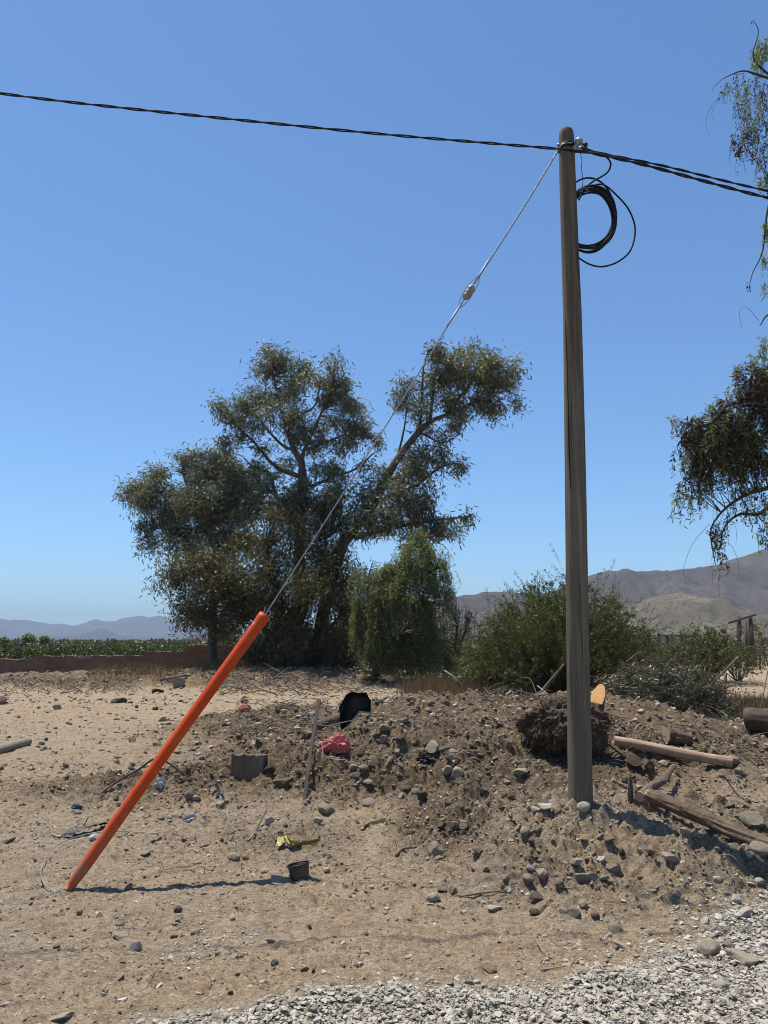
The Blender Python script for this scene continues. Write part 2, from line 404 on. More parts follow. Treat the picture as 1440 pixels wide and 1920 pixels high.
def scatter_stones(name, xs, ys, sizes, mat, label_kind='stuff', zoff=0.0, flat=1.0, sink=0.27, extra_z=None):
    n = len(xs); mb_V = []; mb_T = []; cnt = 0
    zs = H(xs, ys) + zoff
    if extra_z is not None: zs = zs + extra_z
    vi = rng.integers(0, len(VAR), n)
    for k in range(len(VAR)):
        I = np.where(vi == k)[0]
        if not len(I): continue
        V, T = VAR[k]; m = len(I)
        q = rng.normal(size=(m, 4)) * np.array([1.0, 0.45, 0.45, 1.0]); q /= np.linalg.norm(q, axis=1)[:, None]
        w_, x_, y_, z_ = q.T
        Rm = np.stack([np.stack([1 - 2 * (y_**2 + z_**2), 2 * (x_*y_ - z_*w_), 2 * (x_*z_ + y_*w_)], -1),
                       np.stack([2 * (x_*y_ + z_*w_), 1 - 2 * (x_**2 + z_**2), 2 * (y_*z_ - x_*w_)], -1),
                       np.stack([2 * (x_*z_ - y_*w_), 2 * (y_*z_ + x_*w_), 1 - 2 * (x_**2 + y_**2)], -1)], 1)
        VV = np.einsum('mij,vj->mvi', Rm, V) * sizes[I][:, None, None]
        VV[:, :, 2] *= flat
        VV += np.stack([xs[I], ys[I], zs[I] + sizes[I] * (0.3 - sink)], -1)[:, None, :]
        TT = T[None] + (np.arange(m) * len(V))[:, None, None] + cnt
        mb_V.append(VV.reshape(-1, 3)); mb_T.append(TT.reshape(-1, 3)); cnt += m * len(V)
    o = np_mesh(name, np.concatenate(mb_V), [np.concatenate(mb_T)], mat, None, False)
    tag(o, kind='stuff'); return o
#@@SETTING
# ================================================================== ground
def build_ground():
    xs = np.concatenate([-np.geomspace(9000, 62, 34), np.arange(-60, -16, 1.0), np.arange(-16, -9, 0.12), np.arange(-9, -3.6, 0.034), np.arange(-3.6, 3.6, 0.0135),
                         np.arange(3.6, 9, 0.034), np.arange(9, 16, 0.12), np.arange(16, 60, 1.0), np.geomspace(62, 9000, 34)])
    ys = np.concatenate([-np.geomspace(9000, 4, 30), np.arange(-3, 2.6, 0.2), np.arange(2.6, 8.6, 0.0135), np.arange(8.6, 17, 0.03), np.arange(17, 40, 0.13),
                         np.arange(40, 62, 1.0), np.geomspace(63, 9000, 44)])
    X, Y = np.meshgrid(xs, ys); x, y = X.ravel(), Y.ravel()
    z = H(x, y); rr = np.hypot(x, y)
    z = np.where(rr > 70, z * np.clip(1 - (rr - 70) / 60, 0, 1), z)
    n, m = len(ys), len(xs)
    i = np.arange(n - 1)[:, None] * m; j = np.arange(m - 1)[None]
    Q = np.stack([i + j, i + j + 1, i + m + j + 1, i + m + j], -1).reshape(-1, 4)
    gr = sst(0.10, -0.06, y - gravel_edge(x)) * sst(45, 20, np.abs(x))
    o = np_mesh("ground", np.stack([x, y, z], 1), [Q], M['ground'], None, True,
                attrs={'dug': dark_soil(x, y), 'gravel': gr, 'far': sst(45, 90, rr)})
    tag(o, kind='structure')
build_ground()

# ------------------------------------------------------------------ far hills
def hill(name, prof, dist, foot, mat, seed, amp, depth=0.5, px_pad=((-900, None), (None, None)), nx=420, ny=90):
    px = np.array([p[0] for p in prof], float); py = np.array([p[1] for p in prof], float)
    g = np.linspace(px[0], px[-1], nx); hy = np.interp(g, px, py) + (3.2 * perlin(g / 22, g * 0, seed) + 0.8 * perlin(g / 5, g * 0, seed + 1)) * (dist > 2000) + 0.6 * perlin(g / 8, g * 0, seed) * (dist < 2000)
    zr = np.array([P(a, b, dist).z for a, b in zip(g, hy)]); xr = np.array([P(a, b, dist).x for a, b in zip(g, hy)])
    v = np.linspace(0, 1, ny)
    V = []
    sharp = dist > 2000
    for t in v:
        yy = dist * (1 - depth) + dist * depth * 1.6 * t
        k = t * 1.6
        s = np.sin(min(k, 1.0) * np.pi / 2) ** 1.15 if k <= 1 else np.cos((k - 1) / 0.6 * np.pi / 2) ** 0.9
        if sharp and k <= 1: s = k ** 1.7
        n = 1 - np.abs(perlin(xr / (dist * 0.055), yy / (dist * 0.16) + 0 * xr, seed)) * 1.9
        n2 = 1 - np.abs(perlin(xr / (dist * 0.02), yy / (dist * 0.05) + 0 * xr, seed + 4)) * 1.9
        env = 1 - abs(2 * min(k, 1.6) - 1) if k <= 1 else 0
        env = max(env, 0.05) if 0 < t < 1 else 0
        z = zr * s + amp * dist * env * (0.7 * n + 0.35 * n2 - 0.5)
        V.append(np.stack([xr * (yy / dist) ** 0.3, np.full(nx, yy), np.maximum(z, -0.5) + foot], 1))
    V = np.concatenate(V)
    i = np.arange(ny - 1)[:, None] * nx; j = np.arange(nx - 1)[None]
    Q = np.stack([i + j, i + j + 1, i + nx + j + 1, i + nx + j], -1).reshape(-1, 4)
    o = np_mesh(name, V, [Q], mat, None, True); tag(o, kind='structure'); return o
def hill_mat(name, c1, c2, c3, sc, scrub):
    k = NM(name); a = k.noise(sc, 7, 0.65); b = k.noise(sc * 16, 3, 0.6)
    c = k.ramp(a, [(0.32, c1), (0.5, c2), (0.66, c3)])
    c = k.mix(k.ramp(b, [(0.50, (0, 0, 0)), (0.60, (1, 1, 1))]), c, scrub)
    k.base(c); k.rs(1.0, 0.05); k.bump(k.noise(sc * 6, 6, 0.7), 0.7, 0.6 / sc * 0.12); return k.m
hm = hill_mat("hill_earth", (0.075, 0.060, 0.053), (0.11, 0.087, 0.072), (0.155, 0.125, 0.098), 0.006, (0.075, 0.066, 0.055))
hk = hill_mat("knoll_earth", (0.11, 0.087, 0.062), (0.18, 0.143, 0.098), (0.25, 0.20, 0.14), 0.012, (0.09, 0.085, 0.06))
hf = hill_mat("mountain_earth", (0.07, 0.065, 0.06), (0.11, 0.1, 0.09), (0.15, 0.14, 0.12), 0.0012, (0.06, 0.06, 0.05))
hill("mountains", [(-1500, 1120), (-900, 1135), (-500, 1140), (-200, 1150), (-60, 1158), (0, 1161), (20, 1163), (38, 1161), (73, 1167), (90, 1172), (111, 1169), (128, 1174), (146, 1172), (160, 1167), (175, 1161),
      (192, 1165), (216, 1164), (240, 1158), (262, 1154), (285, 1156), (306, 1157), (340, 1165), (400, 1172), (480, 1176), (600, 1180), (800, 1186), (1000, 1192)], 6500, 0, hf, 3, 0.0022, 0.35)
hill("foothill", [(60, 1199), (120, 1196), (155, 1190), (175, 1183), (188, 1180), (200, 1184), (216, 1191), (240, 1197), (300, 1199)], 4200, 0, hf, 5, 0.002, 0.2)
hill("hillside", [(430, 1199), (600, 1185), (700, 1160), (780, 1140), (840, 1124), (880, 1118), (940, 1117), (985, 1124), (1040, 1108), (1085, 1085), (1130, 1075), (1170, 1077), (1215, 1079), (1264, 1073), (1320, 1065),
      (1342, 1061), (1375, 1048), (1409, 1038), (1440, 1027), (1520, 1000), (1700, 955), (2000, 930), (2400, 960), (2900, 1060), (3300, 1190)], 1700, 0, hm, 9, 0.016, 0.45, nx=520)
hill("knoll", [(1080, 1197), (1130, 1172), (1187, 1136), (1225, 1120), (1258, 1114), (1285, 1119), (1309, 1127), (1345, 1142), (1375, 1151), (1430, 1165), (1500, 1172), (1600, 1190), (1700, 1198)], 900, 0, hk, 14, 0.010, 0.3)

# ================================================================== trees
def limb_pts(pts, Y, dy=None):
    out = []
    for i, q in enumerate(pts):
        yy = Y + (q[2] if len(q) > 2 else 0)
        out.append(P(q[0], q[1], yy))
    return out
def clump_cloud(clumps, Y, per, spread, shell=0.55, ragged=False):
    """cluster centres inside ellipsoids given as (px, py, rx, ry[, dy])"""
    C = []
    for c in clumps:
        s = mpp(Y, 6); p = P(c[0], c[1], Y + (c[4] if len(c) > 4 else 0))
        rx, rz = c[2] * s, c[3] * s; ry = (rx + rz) / 2 * 1.15
        n = max(3, int(per * (rx * rz) ** 0.85))
        if ragged:
            ns = rng.integers(5, 9); v = rng.normal(size=(ns, 3)); v /= np.linalg.norm(v, axis=1)[:, None]
            sc = np.array(p) + v * (rng.random(ns) ** 0.45)[:, None] * np.array([rx, ry, rz]) * 0.9
            wgt = 0.3 + rng.random(ns); I = rng.choice(ns, n, p=wgt / wgt.sum()); sr = (0.36 + 0.24 * rng.random(ns))[I]
            v = rng.normal(size=(n, 3)); v /= np.linalg.norm(v, axis=1)[:, None]; r_ = rng.random(n) ** 0.4
            q = sc[I] + v * (r_ * sr)[:, None] * np.array([rx, ry, rz]); q[:, 2] -= 0.25 * rz * rng.random(n) ** 2; C.append(q); continue
        v = rng.normal(size=(n, 3)); v /= np.linalg.norm(v, axis=1)[:, None]
        rad = rng.random(n) ** (1 / 3 * shell)
        C.append(np.array(p) + v * rad[:, None] * np.array([rx, ry, rz]) * 0.86)
    return np.concatenate(C)
def leaf_clusters(mb, C, n, spread, L, W, droop=0.8, flat=1.25):
    c = np.repeat(C, n, 0); m = len(c)
    off = rng.normal(size=(m, 3)) * spread * np.array([1, 1, flat]) * np.repeat(rng.uniform(0.5, 1.4, len(C)), n)[:, None]
    d = rng.normal(size=(m, 3)); d[:, 2] = d[:, 2] * 0.6 - droop
    mb.leaves(c + off, d, L * (0.6 + 0.8 * rng.random(m)), W * (0.7 + 0.6 * rng.random(m)))
def twigs_to(mb, C, limbs, frac, r=0.012, k=3):
    L = np.concatenate([spline(l, 30) for l in limbs])
    for c in C[rng.random(len(C)) < frac]:
        d = np.linalg.norm(L - c, axis=1) + 0.9 * np.maximum(L[:, 2] - c[2], 0)
        a = L[np.argmin(d)]
        m = (a + c) / 2 + rng.normal(size=3) * 0.1 * np.linalg.norm(a - c) + np.array([0, 0, 0.08 * np.linalg.norm(a - c)])
        mb.tube(spline([a, m, c], 6), [r * 2.2, r, r * 0.5], k, False)
def tree(name, label, Y, limbs, clumps, leafmat, barkmat, per=9, n=14, spread=0.22, L=0.2, W=0.042, tw=0.35, cat='tree', group=None, droop=0.8, twr=0.012, base=None):
    L3 = [limb_pts(l[0], Y) for l in limbs]
    b = L3[0][0]; t = thing(name, label, cat, (0, 0, 0), group)
    tm = MB()
    for l, (pts, rad) in zip(L3, limbs):
        tm.tube(spline(l, 26), rad, 9, True, 0.12)
    C = clump_cloud(clumps, Y, per, spread, ragged=True)
    twigs_to(tm, C, L3, tw, twr)
    tm.build('trunk', barkmat, t, True)
    cm = MB(); leaf_clusters(cm, C, n, spread, L, W, droop); cm.build('crown', leafmat, t)
    return t

tree('eucalyptus_tree', 'tall grey-green eucalyptus with the highest rounded crown in the middle of the tree clump', 31.5,
     [([(548, 1278), (556, 1150), (562, 1020), (566, 930), (566, 890), (565, 866), (552, 845), (540, 812), (528, 770), (518, 730), (511, 690)], [0.30, 0.26, 0.22, 0.2, 0.16, 0.14, 0.10, 0.07, 0.05, 0.03]),
      ([(566, 896), (548, 888), (529, 882), (515, 872), (505, 864), (490, 845), (476, 829), (458, 812), (440, 796)], [0.11, 0.1, 0.07, 0.05, 0.03]),
      ([(566, 866), (570, 845), (584, 815), (600, 780), (618, 740), (626, 710)], [0.10, 0.07, 0.05, 0.03]),
      ([(566, 880), (580, 910), (600, 905), (630, 893), (665, 880, -0.6), (700, 850, -1)], [0.10, 0.08, 0.05, 0.03]),
      ([(556, 970), (530, 945), (515, 924), (508, 893), (490, 880), (470, 872)], [0.11, 0.09, 0.06, 0.03]),
      ([(552, 845), (530, 835), (505, 810), (480, 780), (455, 768)], [0.07, 0.05, 0.03]),
      ([(533, 800), (560, 780), (590, 760), (600, 720)], [0.06, 0.04, 0.02]),
      ([(570, 845), (610, 830), (650, 815), (690, 820)], [0.06, 0.05, 0.02])],
     [(516, 672, 34, 26), (505, 700, 38, 28), (548, 690, 36, 28, 0.8), (600, 695, 40, 28, -0.5), (640, 715, 24, 22), (495, 738, 42, 30), (556, 735, 46, 30, 1.2), (612, 742, 44, 28), (425, 765, 30, 20), (450, 775, 42, 26), (660, 765, 32, 26),
      (520, 780, 52, 28, -0.8), (575, 785, 50, 26, 0.8), (640, 790, 44, 28), (465, 805, 38, 18), (684, 792, 18, 26), (705, 826, 16, 13), (655, 835, 36, 18), (600, 835, 36, 20, 0.6), (545, 820, 34, 14), (625, 870, 34, 18), (680, 870, 20, 12), (590, 880, 20, 12), (490, 840, 24, 10), (505, 905, 34, 24, -0.8), (560, 925, 34, 28, -0.8), (530, 960, 44, 30, -0.8), (470, 955, 36, 26, -0.5), (605, 935, 36, 28, -0.8), (480, 870, 26, 16), (430, 835, 26, 14), (540, 870, 30, 14, 1), (640, 910, 34, 22, -0.5)],
     M['euc'], M['bark'], per=108, n=15, spread=0.17, L=0.235, W=0.05, tw=0.4)
tree('eucalyptus_tree', 'eucalyptus with a long bare trunk leaning far to the right out of the tree clump', 30.5,
     [([(585, 1282), (610, 1130), (635, 1040), (651, 1006), (676, 975), (700, 946), (712, 922), (722, 900), (743, 864), (778, 818), (807, 790), (835, 779), (875, 760), (915, 735)], [0.28, 0.26, 0.24, 0.22, 0.2, 0.17, 0.14, 0.1, 0.06, 0.03]),
      ([(778, 818), (788, 790), (792, 726), (794, 690), (802, 660)], [0.08, 0.06, 0.04, 0.02]),
      ([(807, 790), (812, 740), (826, 705), (850, 680)], [0.07, 0.05, 0.02]),
      ([(835, 779), (870, 735), (895, 705), (930, 690)], [0.07, 0.05, 0.02]),
      ([(743, 864), (752, 830), (760, 790), (762, 755)], [0.06, 0.04, 0.02]),
      ([(700, 946), (730, 930), (780, 910), (820, 880), (850, 868)], [0.08, 0.06, 0.03]),
      ([(664, 1010), (700, 1000), (760, 985), (820, 975), (880, 968)], [0.09, 0.07, 0.03]),
      ([(790, 812), (830, 830), (860, 815)], [0.05, 0.02])],
     [(812, 655, 22, 20), (845, 668, 40, 28), (890, 672, 40, 28, 1), (930, 685, 38, 30, -0.5), (962, 715, 22, 28), (968, 760, 12, 18), (905, 725, 50, 34), (855, 720, 44, 30, 0.8), (810, 715, 22, 30), (765, 725, 26, 24), (755, 755, 20, 20), (785, 765, 24, 30), (885, 762, 46, 22), (935, 765, 30, 18), (835, 760, 30, 18), (800, 800, 22, 14), (845, 790, 34, 12), (830, 815, 22, 10), (775, 845, 30, 20), (812, 858, 28, 26), (855, 872, 17, 24), (775, 885, 34, 28, 0.8), (735, 905, 22, 20), (798, 915, 26, 26), (692, 905, 24, 22), (715, 880, 14, 12), (668, 940, 34, 26), (745, 950, 46, 30), (800, 955, 34, 28), (720, 985, 40, 24), (770, 1000, 50, 22), (838, 978, 28, 16), (872, 972, 17, 13), (852, 1000, 16, 13), (815, 990, 24, 18), (760, 925, 36, 26, -0.6), (720, 955, 36, 26, -0.8), (690, 985, 36, 26, -0.8), (780, 870, 34, 26, -0.5), (870, 690, 44, 30, -0.5), (910, 705, 40, 30), (830, 695, 34, 26)],
     M['euc'], M['bark'], per=100, n=15, spread=0.17, L=0.235, W=0.05, tw=0.4)
tree('eucalyptus_tree', 'eucalyptus spreading low to the left beside the end of the mud wall', 32.5,
     [([(402, 1272), (399, 1220), (398, 1170), (402, 1110), (408, 1060), (400, 1000), (390, 950), (395, 900), (400, 865)], [0.22, 0.2, 0.18, 0.15, 0.12, 0.08, 0.04]),
      ([(402, 1090), (375, 1040), (340, 1005), (300, 990), (265, 1010)], [0.11, 0.08, 0.05, 0.02]),
      ([(404, 1030), (370, 970), (320, 930), (270, 915), (245, 910)], [0.10, 0.07, 0.04, 0.02]),
      ([(395, 960), (430, 920), (455, 890)], [0.08, 0.05, 0.02]), ([(380, 960), (350, 910), (340, 870)], [0.06, 0.04, 0.02])],
     [(250, 912, 24, 22), (262, 935, 30, 22), (300, 892, 28, 22), (320, 925, 36, 26), (350, 868, 30, 22), (372, 895, 34, 26), (405, 858, 40, 20), (440, 875, 38, 28), (415, 900, 46, 30, 1), (470, 905, 24, 32), (380, 940, 46, 28, -0.8), (440, 945, 44, 34), (485, 945, 14, 30), (300, 965, 40, 22), (345, 985, 44, 24), (270, 985, 22, 14), (285, 1010, 15, 15), (400, 990, 56, 32), (455, 1000, 40, 30), (268, 1022, 8, 10), (310, 1000, 14, 10), (450, 900, 40, 34, -0.6), (355, 930, 44, 34, -0.6), (410, 950, 50, 36, -0.8), (325, 950, 36, 26), (395, 880, 40, 26), (430, 1020, 44, 34, -0.5), (350, 1020, 44, 26), (400, 1045, 44, 30), (285, 930, 30, 26, -0.5), (390, 1150, 26, 26, -0.5), (420, 1185, 30, 26, -0.4)],
     M['euc'], M['bark'], per=150, n=15, spread=0.17, L=0.21, W=0.046, tw=0.4)
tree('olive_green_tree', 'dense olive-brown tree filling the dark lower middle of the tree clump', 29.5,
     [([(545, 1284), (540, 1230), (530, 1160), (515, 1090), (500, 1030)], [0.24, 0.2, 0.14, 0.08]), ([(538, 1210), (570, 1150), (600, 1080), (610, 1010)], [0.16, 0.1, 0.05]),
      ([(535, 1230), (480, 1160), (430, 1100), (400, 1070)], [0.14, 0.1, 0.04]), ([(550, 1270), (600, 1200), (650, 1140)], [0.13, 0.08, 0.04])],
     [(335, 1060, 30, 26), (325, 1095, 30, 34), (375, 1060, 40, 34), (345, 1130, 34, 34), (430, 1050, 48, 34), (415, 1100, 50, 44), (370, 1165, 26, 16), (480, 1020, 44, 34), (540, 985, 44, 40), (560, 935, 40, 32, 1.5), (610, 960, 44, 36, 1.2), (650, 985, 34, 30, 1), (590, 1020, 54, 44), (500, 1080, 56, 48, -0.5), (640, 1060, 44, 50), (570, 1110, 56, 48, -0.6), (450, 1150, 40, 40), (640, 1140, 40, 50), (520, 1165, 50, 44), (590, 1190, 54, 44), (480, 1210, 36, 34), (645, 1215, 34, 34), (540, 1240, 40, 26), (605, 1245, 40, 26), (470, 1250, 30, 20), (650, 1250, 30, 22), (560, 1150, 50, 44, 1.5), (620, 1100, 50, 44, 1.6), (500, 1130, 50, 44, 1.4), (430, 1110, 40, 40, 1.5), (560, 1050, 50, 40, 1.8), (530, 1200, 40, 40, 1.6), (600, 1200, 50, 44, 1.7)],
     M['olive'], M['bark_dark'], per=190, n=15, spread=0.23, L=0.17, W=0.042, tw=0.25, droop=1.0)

# weeping trees: strands of leaflets
def strands(mb, tm, starts, lens, Y_leaf, L=0.10, W=0.02, step=0.05, out=None, r=0.004, jit=0.06, curl=0.25, two=True):
    for i, (s, ln) in enumerate(zip(starts, lens)):
        s = np.array(s, float); n = max(4, int(ln / step))
        o = rng.normal(size=2); o = o / np.linalg.norm(o) * curl * ln
        t = np.linspace(0, 1, n)
        p = s + np.stack([o[0] * (t - 0.4 * t * t), o[1] * (t - 0.4 * t * t), 0.10 * ln * np.sin(t * 2.0) - ln * t ** 1.3], 1)
        p[1:] += np.cumsum(rng.normal(size=(n - 1, 3)) * jit * step, 0)
        if tm is not None: tm.tube(p[:: max(1, n // 6)], [r, r * 0.5], 3, False)
        for q in range(2 if two else 1):
            d = rng.normal(size=(n, 3)) * 0.8; d[:, 2] -= 0.7
            mb.leaves(p + rng.normal(size=(n, 3)) * 0.01, d, L * (0.6 + 0.7 * rng.random(n)), W * (0.7 + 0.6 * rng.random(n)))
def weeping(name, label, Y, limbs, clumps, leafmat, barkmat, per, L, W, step, lenr, r=0.006, cat='tree', two=True, group=None, curl=0.25):
    t = thing(name, label, cat, (0, 0, 0), group)
    L3 = [limb_pts(l[0], Y) for l in limbs]; tm = MB()
    for l, (pts, rad) in zip(L3, limbs): tm.tube(spline(l, 24), rad, 8, True, 0.12)
    C = clump_cloud(clumps, Y, per, 0.2, ragged=True)
    twigs_to(tm, C, L3, 0.3, r * 1.3)
    cm = MB(); strands(cm, tm, C, rng.uniform(lenr[0], lenr[1], len(C)), Y, L, W, step, r=r, two=two, curl=curl)
    tm.build('trunk', barkmat, t, True); cm.build('crown', leafmat, t); return t
weeping('pepper_tree', 'pale green weeping pepper tree hanging to the ground at the right of the tree clump', 27.0,
        [([(700, 1290), (706, 1250), (712, 1200), (715, 1140), (735, 1080), (770, 1030), (790, 1010)], [0.14, 0.11, 0.08, 0.05, 0.03, 0.015]), ([(704, 1255), (725, 1215), (760, 1180), (790, 1120), (815, 1070)], [0.07, 0.04, 0.015]),
         ([(712, 1200), (695, 1140), (690, 1090), (700, 1050)], [0.05, 0.03, 0.012]), ([(704, 1260), (680, 1200), (672, 1150)], [0.07, 0.03])],
        [(790, 1005, 26, 18), (770, 1030, 36, 24), (810, 1040, 32, 26), (745, 1055, 40, 26), (825, 1080, 26, 30), (780, 1085, 44, 32), (735, 1100, 44, 34), (700, 1080, 30, 30), (690, 1130, 26, 34), (845, 1105, 10, 16), (760, 1140, 50, 36), (815, 1130, 24, 28), (725, 1165, 40, 32), (790, 1180, 34, 34), (690, 1190, 22, 26), (820, 1190, 20, 30), (760, 1210, 40, 20), (700, 1130, 36, 40, -0.4), (720, 1180, 36, 36, -0.4), (745, 1110, 44, 36, -0.4), (790, 1060, 34, 30), (670, 1160, 20, 30), (700, 1225, 28, 22, -0.3), (790, 1225, 40, 26), (730, 1215, 30, 26), (840, 1225, 22, 24)],
        M['pepper'], M['bark_dark'], 310, 0.13, 0.028, 0.075, (0.35, 0.95), 0.006, curl=0.5)
weeping('dark_shrub', 'low dark weeping shrub between the pepper tree and the thorn bush', 29.0,
        [([(850, 1290), (852, 1230), (858, 1170)], [0.09, 0.06, 0.03]), ([(850, 1250), (870, 1190), (885, 1150)], [0.05, 0.02])],
        [(860, 1140, 24, 16), (875, 1165, 18, 18), (840, 1180, 24, 26), (850, 1215, 30, 26), (885, 1150, 10, 8)],
        M['olive'], M['bark_dark'], 130, 0.12, 0.028, 0.08, (0.5, 1.0), 0.006, 'shrub')

def thorn_bush(name, label, base, n, hgt, wid, leafmat, barkmat, L=0.07, W=0.022, up=0.5, step=0.035, cat='bush', dep=1.0, group=None, r0=0.02, droop=0.35):
    t = thing(name, label, cat, (0, 0, 0), group); tm = MB(); cm = MB()
    b = np.array(base, float)
    for i in range(n):
        a = rng.random() * 2 * np.pi; q = rng.random() ** 0.55
        tgt = b + np.array([math.cos(a) * wid * q, math.sin(a) * wid * q * dep, hgt * (0.10 + 0.90 * math.sqrt(max(0, 1 - q * q * 0.85)) * rng.uniform(0.12, 1.0) ** 0.7)])
        s = b + np.array([math.cos(a) * wid * 0.18 * rng.random(), math.sin(a) * wid * 0.18 * rng.random(), 0])
        m = (s * 0.45 + tgt * 0.55) + np.array([0, 0, 0.18 * hgt * rng.random()]) + rng.normal(size=3) * 0.12
        e = tgt + (tgt - m) * 0.25 + np.array([0, 0, -droop * rng.random() * 0.5])
        p = spline([s, m, tgt, e], 20)
        if i % 3 == 0: tm.tube(p[::3], [r0, r0 * 0.5, r0 * 0.15], 4, False)
        tip = [(p, 0.35)]
        for k in range(rng.integers(3, 6)):      # side shoots
            st = p[rng.integers(7, len(p))]; d = rng.normal(size=3) * 0.55 + (tgt - s) / np.linalg.norm(tgt - s) * 0.5 + np.array([0, 0, 0.35 * up])
            ln = rng.uniform(0.15, 0.75) ** 1.2 * (hgt / 3) ** 0.5; u = np.linspace(0, 1, 7)[:, None]
            tip.append((st + d * ln * u + np.array([0, 0, -1]) * droop * 0.5 * ln * u * u, 0.0))
        for (pp, f0) in tip:
            seg = np.linalg.norm(np.diff(pp, axis=0), axis=1).sum(); k = max(3, int(seg * (1 - f0) / step))
            u = f0 + (1 - f0) * rng.random(k); x = np.stack([np.interp(u, np.linspace(0, 1, len(pp)), pp[:, j]) for j in range(3)], 1)
            dd = np.stack([np.interp(u, np.linspace(0, 1, len(pp)), np.gradient(pp[:, j])) for j in range(3)], 1)
            dd = dd / (np.linalg.norm(dd, axis=1)[:, None] + 1e-9) * 0.8 + rng.normal(size=(k, 3)) * 0.7
            cm.leaves(x + rng.normal(size=(k, 3)) * 0.012, dd, L * (0.6 + 0.8 * rng.random(k)), W * (0.7 + 0.6 * rng.random(k)))
    tm.build('branches', barkmat, t, True); cm.build('foliage', leafmat, t); return t
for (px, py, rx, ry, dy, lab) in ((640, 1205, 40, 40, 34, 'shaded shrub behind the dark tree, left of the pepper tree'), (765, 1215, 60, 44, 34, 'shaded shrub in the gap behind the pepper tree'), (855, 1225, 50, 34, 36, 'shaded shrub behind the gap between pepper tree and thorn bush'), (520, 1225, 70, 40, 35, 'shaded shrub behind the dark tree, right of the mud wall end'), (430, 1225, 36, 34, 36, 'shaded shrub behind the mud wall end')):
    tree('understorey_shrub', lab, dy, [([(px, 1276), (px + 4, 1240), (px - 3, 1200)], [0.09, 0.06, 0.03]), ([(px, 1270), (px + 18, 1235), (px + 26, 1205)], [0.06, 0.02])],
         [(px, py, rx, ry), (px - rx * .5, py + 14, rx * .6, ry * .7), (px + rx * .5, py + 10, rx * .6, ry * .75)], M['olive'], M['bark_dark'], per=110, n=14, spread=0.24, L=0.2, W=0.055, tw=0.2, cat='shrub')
def gp(px, Y): 
    p = P(px, 1300, Y); p.z = Hs(p.x, p.y); return p
thorn_bush('thorn_bush', 'large spiky green thorn bush behind the wooden utility pole', gp(1055, 20.5), 760, 3.0, 2.3, M['thorn'], M['bark_dark'], 0.065, 0.016, step=0.017, dep=0.85)
thorn_bush('thorn_bush', 'low bright green thorn bush at the left foot of the large thorn bush', gp(935, 22), 170, 1.5, 1.2, M['thorn'], M['bark_dark'], 0.07, 0.018, step=0.02)
thorn_bush('thorn_bush', 'rounded green bush in front of the two leaning posts at right', gp(1325, 30), 260, 2.05, 1.75, M['thorn'], M['bark_dark'], 0.10, 0.03, step=0.035)
thorn_bush('thorn_bush', 'small reddish dry bush at the right side of the rounded green bush', gp(1385, 31), 60, 1.5, 0.8, M['drygrass'], M['bark_dark'], 0.08, 0.02, step=0.05)
thorn_bush('distant_bush', 'grey-green bush behind the leaning posts at the right edge', gp(1450, 48), 90, 2.7, 2.6, M['olive'], M['bark_dark'], 0.16, 0.05, step=0.06)

